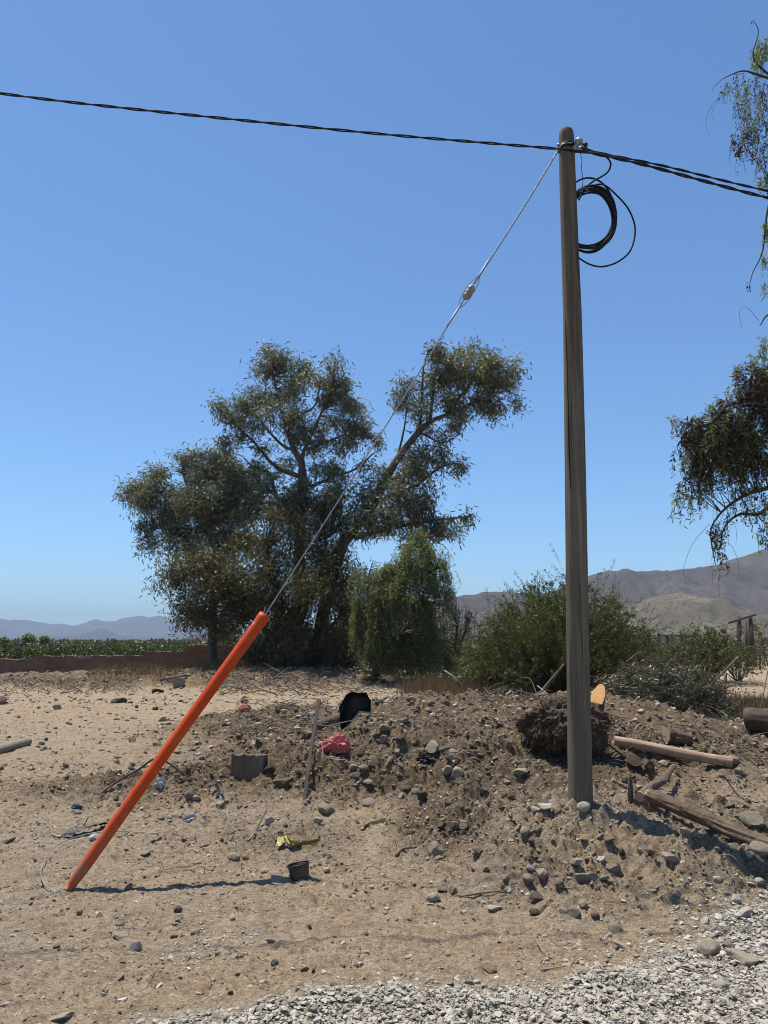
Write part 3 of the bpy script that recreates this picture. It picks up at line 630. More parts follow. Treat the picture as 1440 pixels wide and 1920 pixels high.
# the pepper tree whose branches hang in from the right
def right_tree():
    t = thing('pepper_tree', 'pepper tree whose dark hanging branches reach in from the right edge above the hill', 'tree')
    Y = 8.0; tm = MB(); cm = MB(); dm = MB()
    x0 = 5.6
    tr = [(x0, 8.6, Hs(x0, 8.6) - 0.1), (x0 + 0.1, 8.55, 1.2), (x0 - 0.1, 8.4, 2.6), (x0 + 0.05, 8.3, 4.2), (x0 + 0.2, 8.2, 6.2), (x0 + 0.1, 8.1, 7.8)]
    tm.tube(spline(tr, 30), [0.26, 0.22, 0.19, 0.15, 0.1, 0.05], 12, True, 0.12)
    def L(pts, y0=Y): return [P(a, b, y0 + c) for a, b, c in pts]
    limbs = [
        ([Vector(tr[3]) + Vector((0, 0, -0.4))] + L([(1560, 640, 0.2), (1490, 672, 0.15), (1455, 705, 0.1), (1425, 716, 0), (1395, 748, 0.1), (1360, 762, -0.05), (1335, 792, -0.1), (1300, 806, 0.05), (1275, 828, 0)]), [0.1, 0.065, 0.035, 0.022, 0.013, 0.005]),
        ([Vector(tr[2]) + Vector((0, 0, 0.5))] + L([(1540, 880, 0.3), (1470, 905, 0.2), (1440, 915, 0.1), (1405, 925, 0), (1370, 945, 0), (1345, 970, 0), (1332, 1000, 0), (1342, 1060, 0)]), [0.08, 0.04, 0.024, 0.015, 0.009, 0.004]),
        (L([(1470, 905, 0.2), (1430, 960, 0.1), (1385, 965, 0), (1358, 990, -0.1), (1350, 1030, -0.1)]), [0.03, 0.018, 0.01, 0.005]),
        ([Vector(tr[4])] + L([(1520, 210, 0), (1470, 160, 0), (1420, 140, 0), (1392, 133, 0), (1365, 143, 0), (1350, 152, 0), (1334, 170, 0)]), [0.06, 0.03, 0.013, 0.008, 0.004, 0.002]),
        (L([(1470, 160, 0), (1430, 130, 0), (1412, 105, 0), (1422, 60, 0), (1412, 38, 0)]), [0.02, 0.01, 0.006, 0.003]),
        (L([(1520, 210, 0), (1470, 300, 0.1), (1440, 390, 0), (1430, 470, 0), (1412, 510, 0), (1404, 540, 0)]), [0.03, 0.016, 0.01, 0.006, 0.003]),
        (L([(1560, 640, 0.2), (1480, 600, 0), (1442, 590, 0), (1425, 610, 0)]), [0.03, 0.015, 0.005]),
    ]
    for p, r in limbs: tm.tube(spline(p, 26), r, 7, True, 0.1)
    L3 = [[Vector(q) for q in p] for p, r in limbs]
    def cloud(cl, per): return clump_cloud(cl, Y, per, 0.1)
    # dry dark hanging mass along the main limb
    dense = [(1300, 800, 34, 22), (1290, 840, 26, 34), (1340, 790, 38, 26), (1330, 840, 40, 36), (1380, 760, 36, 34), (1375, 820, 36, 36), (1420, 720, 34, 40), (1425, 790, 34, 50), (1400, 700, 26, 20), (1470, 740, 50, 70), (1440, 860, 26, 26), (1410, 840, 22, 20), (1545, 740, 50, 80), (1400, 735, 44, 24), (1440, 700, 26, 26), (1365, 800, 40, 40), (1345, 815, 40, 36), (1310, 870, 26, 30), (1450, 830, 40, 50), (1385, 870, 30, 30)]
    C = cloud(dense, 330); twigs_to(tm, C, L3, 0.35, 0.004)
    strands(dm, tm, C, rng.uniform(0.15, 0.42, len(C)), Y, 0.06, 0.015, 0.020, r=0.0022, curl=0.2)
    grn = [(1268, 786, 16, 9), (1310, 778, 16, 9), (1335, 752, 18, 10), (1372, 728, 18, 12), (1385, 690, 12, 14), (1412, 668, 14, 14), (1275, 930, 10, 16), (1300, 925, 16, 14), (1320, 905, 20, 16), (1380, 880, 24, 26), (1350, 765, 24, 10), (1420, 690, 20, 18), (1430, 640, 12, 14), (1340, 860, 40, 30), (1330, 810, 40, 30), (1375, 790, 40, 40), (1300, 850, 24, 30), (1400, 840, 40, 40), (1430, 740, 30, 40), (1400, 800, 44, 40), (1460, 690, 40, 40), (1520, 640, 50, 40)]
    C = cloud(grn, 620); strands(cm, tm, C, rng.uniform(0.1, 0.32, len(C)), Y, 0.06, 0.013, 0.024, r=0.002, curl=0.3)
    low = [(1420, 930, 24, 14), (1385, 925, 24, 12), (1430, 950, 20, 12), (1350, 1040, 8, 16), (1345, 1015, 10, 14), (1275, 910, 12, 10), (1300, 900, 18, 14), (1345, 1000, 10, 14), (1350, 985, 16, 10), (1385, 950, 26, 10), (1400, 905, 26, 16), (1430, 990, 16, 16), (1440, 1000, 10, 20), (1415, 960, 22, 10)]
    C = cloud(low, 300); twigs_to(tm, C, L3, 0.5, 0.003)
    strands(cm, tm, C, rng.uniform(0.1, 0.3, len(C)), Y, 0.055, 0.012, 0.03, r=0.002, curl=0.35)
    C = cloud(low, 110); strands(dm, tm, C, rng.uniform(0.06, 0.2, len(C)), Y, 0.045, 0.016, 0.018, r=0.002, curl=0.2)
    up = [(1425, 90, 16, 22), (1440, 80, 14, 14), (1420, 115, 12, 10), (1436, 330, 12, 16), (1436, 425, 8, 16), (1437, 485, 8, 8), (1438, 530, 6, 12), (1475, 120, 30, 40), (1500, 300, 40, 80)]
    C = cloud(up, 1100); strands(cm, tm, C, rng.uniform(0.08, 0.22, len(C)), Y, 0.055, 0.013, 0.022, r=0.002, curl=0.4)
    up2 = [(1390, 180, 26, 30), (1420, 200, 24, 50), (1400, 250, 18, 30), (1432, 280, 12, 40), (1365, 165, 16, 12), (1438, 340, 10, 30), (1440, 430, 10, 30)]
    C = cloud(up2, 420); strands(cm, tm, C, rng.uniform(0.08, 0.25, len(C)), Y, 0.05, 0.011, 0.026, r=0.002, curl=0.4)
    upd = [(1385, 150, 30, 10), (1420, 160, 24, 24), (1392, 200, 16, 30), (1420, 220, 22, 34), (1400, 255, 14, 20), (1378, 270, 8, 18), (1388, 290, 8, 14), (1412, 290, 6, 10), (1436, 250, 16, 40), (1436, 180, 16, 24), (1470, 230, 30, 60), (1430, 300, 8, 16)]
    C = cloud(upd, 800)
    strands(dm, tm, C, rng.uniform(0.06, 0.22, len(C)), Y, 0.04, 0.011, 0.026, r=0.002, curl=0.35, two=False)
    for (a, b, n_) in ((1384, 285, 60), (1376, 265, 40), (1402, 258, 40), (1411, 293, 30), (1353, 172, 8), (1404, 541, 8), (1412, 38, 6), (1352, 1010, 30), (1334, 1003, 40)):   # seed bunches
        p = np.array(P(a, b, Y)); c = p + rng.normal(size=(n_, 3)) * np.array([0.02, 0.02, 0.04]); dm.leaves(c, rng.normal(size=(n_, 3)), 0.03, 0.022)
    # bare drooping twiglets
    for k in range(26):
        a, b = random.choice([(1345, 985), (1370, 960), (1340, 1010), (1290, 890), (1400, 940), (1355, 1030), (1390, 230), (1420, 970), (1365, 170), (1300, 800), (1430, 610)])
        s = np.array(P(a + rng.normal() * 14, b + rng.normal() * 10, Y + rng.normal() * 0.1)); o = rng.normal(size=3) * 0.14
        tm.tube(spline([s, s + o + (0, 0, 0.02), s + o * 1.6 + (0, 0, -0.12), s + o * 1.5 + (0, 0, -0.12 - 0.2 * rng.random())], 10), [0.003, 0.0014], 3, False)
    # rest of the crown, out of the picture, so the tree is whole
    big = [(1620, 300, 110, 130, 0.5), (1700, 550, 120, 130, 0.8), (1600, 60, 90, 90, 0.4), (1740, 800, 90, 90, 0.6)]
    C = cloud(big, 45); strands(cm, tm, C, rng.uniform(0.3, 0.6, len(C)), Y, 0.10, 0.03, 0.05, r=0.002)
    tm.build('trunk', M['bark_dark'], t, True); cm.build('crown', M['pepper'], t); dm.build('dry_foliage', M['dryleaf'], t)
right_tree()
#@@BACKGROUND
# ================================================================== mud wall and vineyard
def mud_wall():
    t = thing('mud_wall', 'low dark adobe wall with a stepped top running along the far left edge of the lot', 'wall')
    Yw = 35.5; prof = [(-900, 1236), (-200, 1235), (0, 1235), (40, 1236), (62, 1234), (82, 1229), (140, 1230), (200, 1228), (240, 1229), (270, 1228), (276, 1222), (310, 1221), (348, 1222), (351, 1209), (372, 1208), (396, 1209), (430, 1210), (470, 1216)]
    px = np.concatenate([np.linspace(-900, -20, 90), np.linspace(-15, 470, 330)]); py = np.interp(px, [p[0] for p in prof], [p[1] for p in prof])
    N = len(px); x = np.array([P(a, b, Yw).x for a, b in zip(px, py)]); z = np.array([P(a, b, Yw).z for a, b in zip(px, py)])
    z = z + 0.035 * fbm(x * 1.3, x * 0, 4, 3) + 0.02 * perlin(x * 9, x * 0, 6)
    K = 10; V = []
    for side in (0, 1):
        for k in range(K + 1):
            f = k / K; zz = -0.2 + (z + 0.2) * f
            yy = Yw + (0.22 + 0.12 * (1 - f)) * (1 if side else -1) + 0.03 * fbm(x * 1.5 + side * 40, zz * 2.5, 4, 9)
            V.append(np.stack([x, yy, zz - 0.06 * (f > 0.95) * np.abs(perlin(x * 7, x * 0 + side, 8))], 1))
    V = np.concatenate(V); Q = []
    rows = list(range(K + 1)) + list(range(2 * K + 1, K, -1))
    for a, b in zip(rows[:-1], rows[1:]):
        j = np.arange(N - 1); Q.append(np.stack([a * N + j, a * N + j + 1, b * N + j + 1, b * N + j], -1))
    m = simple("adobe", (0.125, 0.073, 0.051), (0.235, 0.142, 0.10), 1.6, 0.95, 0.7, 9, 0.04, (1, 1, 2.5))
    np_mesh('wall_face', V, [np.concatenate(Q)], m, t, False)
mud_wall()
def vine_rows():
    m_post = simple("vine_post", (0.14, 0.11, 0.08), (0.26, 0.21, 0.16), 6, 0.9, 0.2)
    words = ['nearest', 'second', 'third', 'fourth', 'fifth', 'farthest']
    for i, Y in enumerate((44, 49, 54.5, 60.5, 67, 75)):
        t = thing('vine_row', '%s row of green vines behind the mud wall, counted from the wall' % words[i], 'vine row', (0, 0, 0), 'vine rows behind the mud wall')
        x0, x1 = -Y * 1.05, -Y * 0.24
        cm = MB(); n = int(5200 * (1 + 0.1 * i)); x = rng.uniform(x0, x1, n)
        top = 1.10 + 0.12 * fbm(x * 0.5, x * 0 + i, 3, 40 + i) + 0.006 * (Y - 44) 
        zz = 0.2 + (top - 0.2) * rng.random(n) ** 0.8
        sp = rng.random(n) < 0.05; zz = np.where(sp, top + 0.25 * rng.random(n), zz)
        c = np.stack([x, Y + rng.normal(size=n) * 0.28, zz], 1); d = rng.normal(size=(n, 3)); d[:, 2] -= 0.3
        cm.leaves(c, d, 0.19 * (0.7 + 0.6 * rng.random(n)), 0.15)
        cm.build('foliage', M['vine'], t)
        for xx in np.arange(x0, x1, 8.5):
            pm = MB(); pm.tube([(xx, Y, -0.1), (xx + 0.04, Y, 1.62 + 0.2 * random.random())], 0.045, 6); pm.build('post', m_post, t)
vine_rows()
def far_trees():
    specs = [(-30, 95, 34, 'dark rounded tree at the far left edge beyond the vines'), (5, 120, 22, 'small dark tree just right of the far left edge beyond the vines'), (52, 150, 30, 'bluish-green broad tree standing beyond the vines'), (82, 155, 20, 'narrow bluish-green tree just right of the broad tree beyond the vines')]
    for px, Y, hp, lab in specs:
        s = mpp(Y); hgt = {95: 2.6, 120: 2.0, 150: 2.9, 155: 2.4}[Y]
        b = P(px, 1210, Y); t = thing('distant_tree', lab, 'tree'); tm = MB()
        tm.tube([(b.x, Y, -0.1), (b.x + 0.1, Y, hgt * 0.5)], [0.2, 0.12], 7); tm.build('trunk', M['bark_dark'], t)
        w_ = hp * 0.5 * s; n = 1500; v = rng.normal(size=(n, 3)); v /= np.linalg.norm(v, axis=1)[:, None]
        r = rng.random(n) ** 0.4 * (0.8 + 0.3 * perlin(v[:, 0] * 2 + px, v[:, 2] * 2, 5))
        c = np.array([b.x, Y, hgt * 0.6]) + v * r[:, None] * np.array([w_, w_, hgt * 0.42]); cm = MB()
        cm.leaves(c, rng.normal(size=(n, 3)), 0.4, 0.3); cm.build('crown', M['pepper'], t)
    # far woodland and scrub on the plain that reads as one mass
    n = 9000; Y = 10 ** rng.uniform(2.35, 3.5, n); a = rng.uniform(-0.75, 0.75, n); x = a * Y
    k = perlin(x / 70, Y / 110, 61) > -0.05; x, Y = x[k], Y[k]; m = len(x); cm = MB()
    for q in range(5):
        h = rng.uniform(0.4, 1.3, m)
        c = np.stack([x + rng.normal(size=m) * 1.6, Y + rng.normal(size=m) * 1.6, h * rng.random(m)], 1)
        cm.leaves(c, rng.normal(size=(m, 3)) + np.array([0, 0, 0.3]), 1.5, 1.2)
    tag(cm.build('scrubland', M['olive']), kind='stuff')
far_trees()

# ------------------------------------------------------------------ sheds and posts at right
M['wood_grey'] = simple("weathered_wood", (0.06, 0.047, 0.037), (0.15, 0.122, 0.098), 3, 0.9, 0.5, 22, 0.01, (1, 1, 0.12))
def right_background():
    Y = 44.0; s = mpp(Y)
    t = thing('leaning_post_frame', 'grey H-shaped frame of leaning posts with a slanted crossbar at the right edge', 'post frame')
    m = MB(); m.tube([P(1384, 1250, Y), P(1385, 1156, Y)], [0.16, 0.14], 8); m.build('post', M['wood_grey'], t, True)
    m = MB(); m.tube([P(1413, 1250, Y), P(1405, 1156, Y)], [0.20, 0.16], 8); m.build('post', M['wood_grey'], t, True)
    m = MB(); m.tube([P(1402, 1250, Y + .6), P(1397, 1165, Y + .6)], [0.12, 0.11], 8); m.build('post', M['wood_grey'], t, True)
    m = MB(); m.tube([P(1366, 1168, Y - .25), P(1417, 1152, Y - .25)], 0.075, 6); m.build('crossbar', M['wood_grey'], t, True)
    for i, (yy, lab) in enumerate(((1227, 'lower'), (1216, 'upper'))):
        pass
    t = thing('rail_fence', 'thin dark rail fence behind the leaning post frame', 'fence')
    m = MB()
    for k, px in enumerate((1425, 1465, 1505, 1550)): 
        m = MB(); m.tube([P(px, 1256, 43), P(px, 1205, 43)], 0.06, 6); m.build('post', M['wood_grey'], t)
    for yy in (1212, 1228): 
        m = MB(); m.tube([P(1376, yy, 42.9), P(1570, yy + 1, 42.9)], 0.035, 5); m.build('rail', M['wood_grey'], t)
    # pale shed with green roof
    Y = 50.0; t = thing('small_shed', 'small pale blue-white shed with a flat green roof behind the thorn bushes', 'shed')
    a, b = P(1238, 1240, Y), P(1300, 1193, Y); cx = (a.x + b.x) / 2; wd = b.x - a.x; zt = b.z
    mw = simple("pale_sheet", (0.42, 0.46, 0.50), (0.55, 0.58, 0.61), 1.2, 0.7, 0.2, 6); mr = simple("green_roof", (0.06, 0.11, 0.09), (0.09, 0.15, 0.12), 2, 0.6, 0.1)
    m = MB(); m.box((cx, Y + 1.5, zt / 2 - 0.1), (wd, 3.0, zt + 0.2)); m.build('wall', mw, t)
    m = MB(); m.box((cx, Y + 1.5, zt + 0.05), (wd + 0.3, 3.4, 0.10)); m.build('roof', mr, t)
    for px in (1252, 1262, 1280):
        p = P(px, 1200, Y - 0.12); m = MB(); m.box((p.x, Y - 0.05, zt / 2), (0.16, 0.1, zt)); m.build('post', M['wood_grey'], t)
    # ochre wall with timber rail
    Y = 47.0; t = thing('ochre_wall', 'ochre earth wall with a timber rail left of the pale shed', 'wall')
    a, b = P(1150, 1240, Y), P(1236, 1203, Y); mo = simple("ochre_earth", (0.20, 0.14, 0.075), (0.31, 0.22, 0.12), 1.5, 0.95, 0.4, 8)
    m = MB(); m.box(((a.x + b.x) / 2, Y, b.z / 2 - 0.1), (b.x - a.x, 0.35, b.z + 0.2)); m.build('wall_face', mo, t)
    for px in (1196, 1213, 1232):
        p = P(px, 1188, Y); m = MB(); m.box((p.x, Y - 0.23, p.z / 2), (0.13, 0.1, p.z)); m.build('post', M['wood_grey'], t)
    p0, p1 = P(1150, 1196, Y - 0.3), P(1240, 1197, Y - 0.3); m = MB(); m.tube([p0, p1], 0.05, 6); m.build('rail', M['wood_grey'], t)
    # thin dark pole seen in front of the shed
    t = thing('fence_post', 'single dark upright post in front of the pale shed', 'post'); m = MB(); m.tube([P(1262, 1250, 40), P(1261, 1186, 40)], [0.06, 0.055], 8); m.build('shaft', M['bark_dark'], t, True)
right_background()

# dry grass, brush --------------------------------------------------
def in_px(n, poly_x, yr):
    pts = [G(random.uniform(*poly_x), random.uniform(*yr)) for _ in range(n)]
    return np.array([p[:] for p in pts])
def blades(cm, C, per, h, wd=0.012, lean=0.35, spread=0.12):
    c = np.repeat(C, per, 0); n = len(c); c = c + rng.normal(size=(n, 3)) * np.array([spread, spread, 0])
    c[:, 2] = H(c[:, 0], c[:, 1]) - 0.01
    d = rng.normal(size=(n, 3)) * lean; d[:, 2] = 1
    cm.leaves(c, d, h * (0.5 + 0.8 * rng.random(n)), wd)
cm = MB()
def in_depth(n, px_r, y_r):
    q = []
    for _ in range(n):
        Y = random.uniform(*y_r); x = P(random.uniform(*px_r), 1290, Y).x; q.append((x, Y, Hs(x, Y)))
    return np.array(q)
for xr, yr, n, h in (((170, 345), (27, 31), 110, 0.30), ((770, 905), (20.5, 25), 120, 0.55), ((880, 1010), (19, 23), 110, 0.55), ((1350, 1500), (15.5, 18.5), 130, 0.42), ((390, 470), (27, 30), 40, 0.35), ((1200, 1340), (19, 22), 50, 0.4)):
    blades(cm, in_depth(n, xr, yr), 34, h, 0.014, 0.45, 0.25)
tag(cm.build('dry_grass', M['drygrass']), kind='stuff')
def brush(n, xr, yr, ln, r, tm, up=0.4):
    for _ in range(n):
        p = np.array(G(random.uniform(*xr), random.uniform(*yr))); a = rng.random() * 6.28; L_ = ln * rng.uniform(0.4, 1.3)
        d = np.array([math.cos(a), math.sin(a), up * rng.random()]); m = p + d * L_ * 0.5 + rng.normal(size=3) * 0.08 * L_
        tm.tube(spline([p + (0, 0, 0.01), m + (0, 0, 0.03), p + d * L_], 7), [r, r * 0.8, r * 0.3], 4, False)
tm = MB()
brush(380, (-60, 250), (1274, 1302), 0.45, 0.009, tm, 0.8)
brush(220, (390, 720), (1272, 1305), 0.7, 0.013, tm, 0.5)
brush(70, (900, 1010), (1296, 1318), 0.4, 0.008, tm, 0.5)
brush(130, (440, 620), (1315, 1385), 0.4, 0.010, tm, 0.5)
brush(90, (1120, 1440), (1350, 1440), 0.4, 0.008, tm, 0.4)
brush(120, (250, 1000), (1440, 1640), 0.16, 0.003, tm, 0.2)
tag(tm.build('dry_brush', M['twig']), kind='stuff')
tm = MB(); brush(110, (390, 760), (1265, 1300), 0.7, 0.014, tm, 0.5); brush(160, (0, 1440), (1500, 1900), 0.10, 0.0022, tm, 0.15); brush(80, (400, 1000), (1300, 1440), 0.25, 0.006, tm, 0.3)
tag(tm.build('pale_twigs', M['twig_pale']), kind='stuff')
#@@POLE
# ================================================================== utility pole
def pole_mat():
    k = NM("pole_wood"); g = k.noise(9, 6, 0.65, (1, 1, 0.045)); f = k.noise(60, 4, 0.7, (1, 1, 0.03)); bl = k.noise(1.1, 4, 0.6)
    c = k.ramp(g, [(0.3, (0.095, 0.072, 0.049)), (0.5, (0.19, 0.149, 0.104)), (0.7, (0.30, 0.243, 0.178))])
    c = k.mix(k.ramp(bl, [(0.4, (0, 0, 0)), (0.65, (1, 1, 1))]), c, k.ramp(g, [(0.3, (0.115, 0.093, 0.063)), (0.7, (0.245, 0.207, 0.147))]))
    c = k.mix(0.6, c, k.ramp(f, [(0.3, (0.22, 0.22, 0.22)), (0.6, (0.6, 0.6, 0.6))]), 'OVERLAY')
    cr = k.ramp(k.noise(16, 3, 0.5, (1, 1, 0.022), dist=0.6), [(0.0, (1, 1, 1)), (0.345, (1, 1, 1)), (0.375, (0, 0, 0))])
    cr2 = k.ramp(k.noise(34, 2, 0.5, (1, 1, 0.03), dist=0.4), [(0.0, (1, 1, 1)), (0.315, (0.6, 0.6, 0.6)), (0.36, (0, 0, 0))])
    c = k.mix(cr, c, (0.018, 0.014, 0.010)); c = k.mix(cr2, c, (0.03, 0.024, 0.018))
    k.base(c); k.rs(0.9, 0.2); b = k.bump(g, 0.6, 0.012); k.bump(f, 0.7, 0.005, b); return k.m
PB = G(1089, 1503)
POLE_Y = PB.y
def pole_center(py):
    x = np.interp(py, [235, 300, 600, 900, 1200, 1530], [1061.5, 1063, 1073.5, 1079, 1083, 1089]); return P(float(x), py, POLE_Y + 0.02)
def pole_r(py):
    p = P(1075, py, POLE_Y); zc = POLE_Y * math.cos(PITCH) + (p.z - CAM_H) * math.sin(PITCH)
    return float(np.interp(py, [250, 300, 600, 900, 1200, 1530], [28, 30, 34.5, 39, 42, 46.5])) * 0.5 * zc / FPX
def utility_pole():
    t = thing('utility_pole', 'tall weathered wooden utility pole standing in the dug mound', 'utility pole')
    pys = np.concatenate([np.linspace(1600, 262, 60)]); k = 40; V = []
    ang = np.arange(k) * 2 * np.pi / k
    crack_a = -1.15
    for py in pys:
        c = pole_center(py); r = pole_r(py)
        da = np.angle(np.exp(1j * (ang - crack_a - 0.06 * math.sin(c.z * 1.7)))); cr = 0.012 * np.exp(-(da / 0.10) ** 2) * np.clip(1.2 - abs(c.z - 1.2) * 0.5, 0, 1)
        da2 = np.angle(np.exp(1j * (ang + 1.75 + 0.05 * math.sin(c.z * 1.1)))); cr = cr + 0.008 * np.exp(-(da2 / 0.10) ** 2) * np.clip(1 - abs(c.z - 4.3) * 0.5, 0, 1)
        rr = r * (1 + 0.02 * perlin(np.cos(ang) * 1.2 + 5, np.sin(ang) * 1.2 + c.z * 0.35, 3) + 0.008 * perlin(ang * 4, ang * 0 + c.z * 0.9, 6)) - cr
        V.append(np.stack([c.x + np.cos(ang) * rr, c.y + np.sin(ang) * rr, np.full(k, c.z)], 1))
    ct = pole_center(262); rt = pole_r(262); n0 = len(V)
    for dz, f in ((0.03, 0.985), (0.06, 0.93), (0.085, 0.82), (0.10, 0.62), (0.108, 0.3)):
        V.append(np.stack([ct.x + np.cos(ang) * rt * f, ct.y + np.sin(ang) * rt * f, ct.z + dz + 0.006 * perlin(np.cos(ang) * 3, np.sin(ang) * 3 + f * 3, 7)], 1))
    n = len(V); V = np.concatenate(V)
    i = np.arange(n - 1)[:, None] * k; j = np.arange(k)[None]; j2 = (j + 1) % k
    Q = np.stack([i + j, i + j2, i + k + j2, i + k + j], -1).reshape(-1, 4)
    V = np.concatenate([V, [[ct.x, ct.y, ct.z + 0.11]]]); T = np.stack([(n - 1) * k + np.arange(k), (n - 1) * k + (np.arange(k) + 1) % k, np.full(k, n * k)], -1)
    np_mesh('shaft', V, [Q, T], pole_mat(), t, True)
    # steel band of wire near the top with its clamp and bolt
    ms = simple("galvanised_steel", (0.30, 0.31, 0.32), (0.45, 0.46, 0.47), 20, 0.45, 0.1, metal=0.8)
    mp = simple("pale_insulator", (0.33, 0.31, 0.29), (0.46, 0.44, 0.41), 14, 0.5, 0.1)
    mk = simple("black_fitting", (0.012, 0.012, 0.013), (0.025, 0.025, 0.026), 10, 0.5, 0.1)
    bm_ = MB(); c = pole_center(279); r = pole_r(279)
    for q, dz in enumerate((-0.012, 0.0, 0.014)):
        a = np.linspace(0, 2 * np.pi, 41); bm_.tube(np.stack([c.x + np.cos(a) * (r + 0.006), c.y + np.sin(a) * (r + 0.006), c.z + dz + 0.006 * np.sin(a + q)], 1), 0.006, 6, False)
    wb_ = bm_.build('wire_band', mk, t, True)
    p = P(1081, 271, POLE_Y - 0.03); m = MB()
    a = P(1076, 283, POLE_Y - 0.02); b = P(1087, 262, POLE_Y - 0.02)
    m.tube([a, a + (b - a) * 0.25, a + (b - a) * 0.3, a + (b - a) * 0.7, a + (b - a) * 0.75, b], [0.028, 0.034, 0.024, 0.024, 0.034, 0.03], 12)
    pin = m.build('insulator', mp, t, True)
    m = MB(); a = P(1082, 281, POLE_Y - 0.06); b = P(1094, 277, POLE_Y - 0.06); m.tube([a, b], 0.02, 8); m.build('clamp', ms, pin, True)
    m = MB(); a = P(1091, 272, POLE_Y - 0.04); b = P(1101, 274, POLE_Y - 0.04); m.tube([a, a * 0.5 + b * 0.5, b], [0.014, 0.030, 0.022], 10); m.build('dead_end_clamp', mk, t, True)
    m = MB(); a = P(1044, 271, POLE_Y); b = P(1052, 273, POLE_Y); m.tube([a, b], 0.012, 6); m.build('bolt', ms, wb_, True)
    return ms, mk
ms, mk = utility_pole()
M['steel'] = ms; M['black'] = mk
M['cable'] = simple("cable_sheath", (0.016, 0.017, 0.02), (0.03, 0.032, 0.037), 30, 0.75, 0.1, spec=0.25)

def twisted(name, label, pts, r, pitch, cat='cable', strandn=2, group=None):
    t = thing(name, label, cat, (0, 0, 0), group)
    p = spline(pts, 24); L_ = np.concatenate([[0], np.cumsum(np.linalg.norm(np.diff(p, axis=0), axis=1))])
    n = int(L_[-1] / pitch * 14); u = np.linspace(0, L_[-1], n); q = np.stack([np.interp(u, L_, p[:, j]) for j in range(3)], 1)
    tt = np.gradient(q, axis=0); tt /= np.linalg.norm(tt, axis=1)[:, None]; a = np.cross(tt, [0, 0, 1.0]); a /= np.linalg.norm(a, axis=1)[:, None]; b = np.cross(a, tt)
    ph = 2 * np.pi * u / pitch + 0.5 * np.sin(u * 2.3)
    for s in range(strandn):
        o = ph + s * 2 * np.pi / strandn; m = MB()
        m.tube(q + (np.cos(o) * r)[:, None] * a + (np.sin(o) * r)[:, None] * b, r * 0.98, 6, True); m.build('strand', M['cable'], t, True)
    return t
Yc = POLE_Y - 0.12
twisted('overhead_cable', 'black twisted overhead cable running from the pole top to the left edge', [P(-1500, -20, Yc - 0.3), P(-600, 94, Yc - 0.25), P(0, 175, Yc - 0.2), P(200, 199, Yc - 0.15), P(420, 222, Yc - 0.1), P(700, 250, Yc - 0.05), P(900, 267, Yc), P(1045, 279, Yc), P(1078, 283, Yc)], 0.0068, 0.5)
twisted('overhead_cable', 'lower of the two black twisted cables running from the pole top to the right', [P(1078, 283, Yc), P(1110, 287, Yc), P(1200, 307, Yc), P(1300, 334, Yc), P(1440, 371, Yc), P(1700, 432, Yc), P(2300, 565, Yc)], 0.0075, 0.36)
twisted('overhead_cable', 'upper of the two black twisted cables running from the pole top to the right', [P(1088, 277, Yc + 0.05), P(1100, 280, Yc + 0.03), P(1135, 289, Yc + 0.02), P(1240, 310, Yc), P(1350, 337, Yc), P(1440, 358, Yc), P(1700, 415, Yc + 0.05), P(2300, 545, Yc + 0.05)], 0.0055, 0.34)

def coil():
    t = thing('cable_coil', 'black coil of spare cable hanging behind the pole top', 'cable coil')
    Yk = POLE_Y + 0.17; r = 0.0085
    def loop(cx, cy, rx, ry, ph, tilt, a0, a1, dy, rr=r):
        a = np.linspace(a0, a1, 46); m = MB(); pts = []
        for q in a:
            x = cx + rx * math.cos(q) * math.cos(tilt) - ry * math.sin(q) * math.sin(tilt); y = cy + rx * math.cos(q) * math.sin(tilt) + ry * math.sin(q) * math.cos(tilt)
            pts.append(P(x, y, Yk + dy + 0.015 * math.sin(q * 2 + ph)))
        m.tube(pts, rr, 7, True); return m
    for i in range(9):
        c = loop(1106 + rng.normal() * 2.2, 409 + rng.normal() * 3.5, 49 + rng.normal() * 3.2, 57 + rng.normal() * 4.0, i, 0.15 + rng.normal() * 0.1, 0, 6.28, (i - 4) * 0.012)
        c.build('cable_turn', M['cable'], t, True)
    m = MB(); m.tube(spline([P(1098, 352, Yk), P(1130, 346, Yk - 0.02), P(1158, 368, Yk - 0.03), P(1180, 395, Yk - 0.03), P(1191, 430, Yk - 0.02), P(1183, 468, Yk), P(1160, 490, Yk), P(1130, 500, Yk), P(1104, 495, Yk), P(1080, 480, Yk)], 50), 0.0075, 7); m.build('loose_loop', M['cable'], t, True)
    m = MB(); m.tube(spline([P(1118, 287, Yc), P(1134, 292, Yc), P(1145, 306, Yk - 0.15), P(1138, 324, Yk - 0.1), P(1112, 340, Yk - 0.05), P(1096, 355, Yk), P(1085, 375, Yk)], 36), 0.008, 7); m.build('feed_cable', M['cable'], t, True)
    m = MB(); m.tube(spline([P(1088, 286, Yk - 0.12), P(1091, 300, Yk - 0.1), P(1090, 318, Yk - 0.08), P(1093, 335, Yk - 0.04), P(1092, 352, Yk)], 20), 0.0028, 5); m.build('tie_wire', M['cable'], t, True)
coil()

# ------------------------------------------------------------------ guy wire, insulator, orange guard
GB = G(128, 1668); GTOP = P(497, 1153, GB.y + 0.52); WTOP = P(1046, 283, POLE_Y - 0.01)
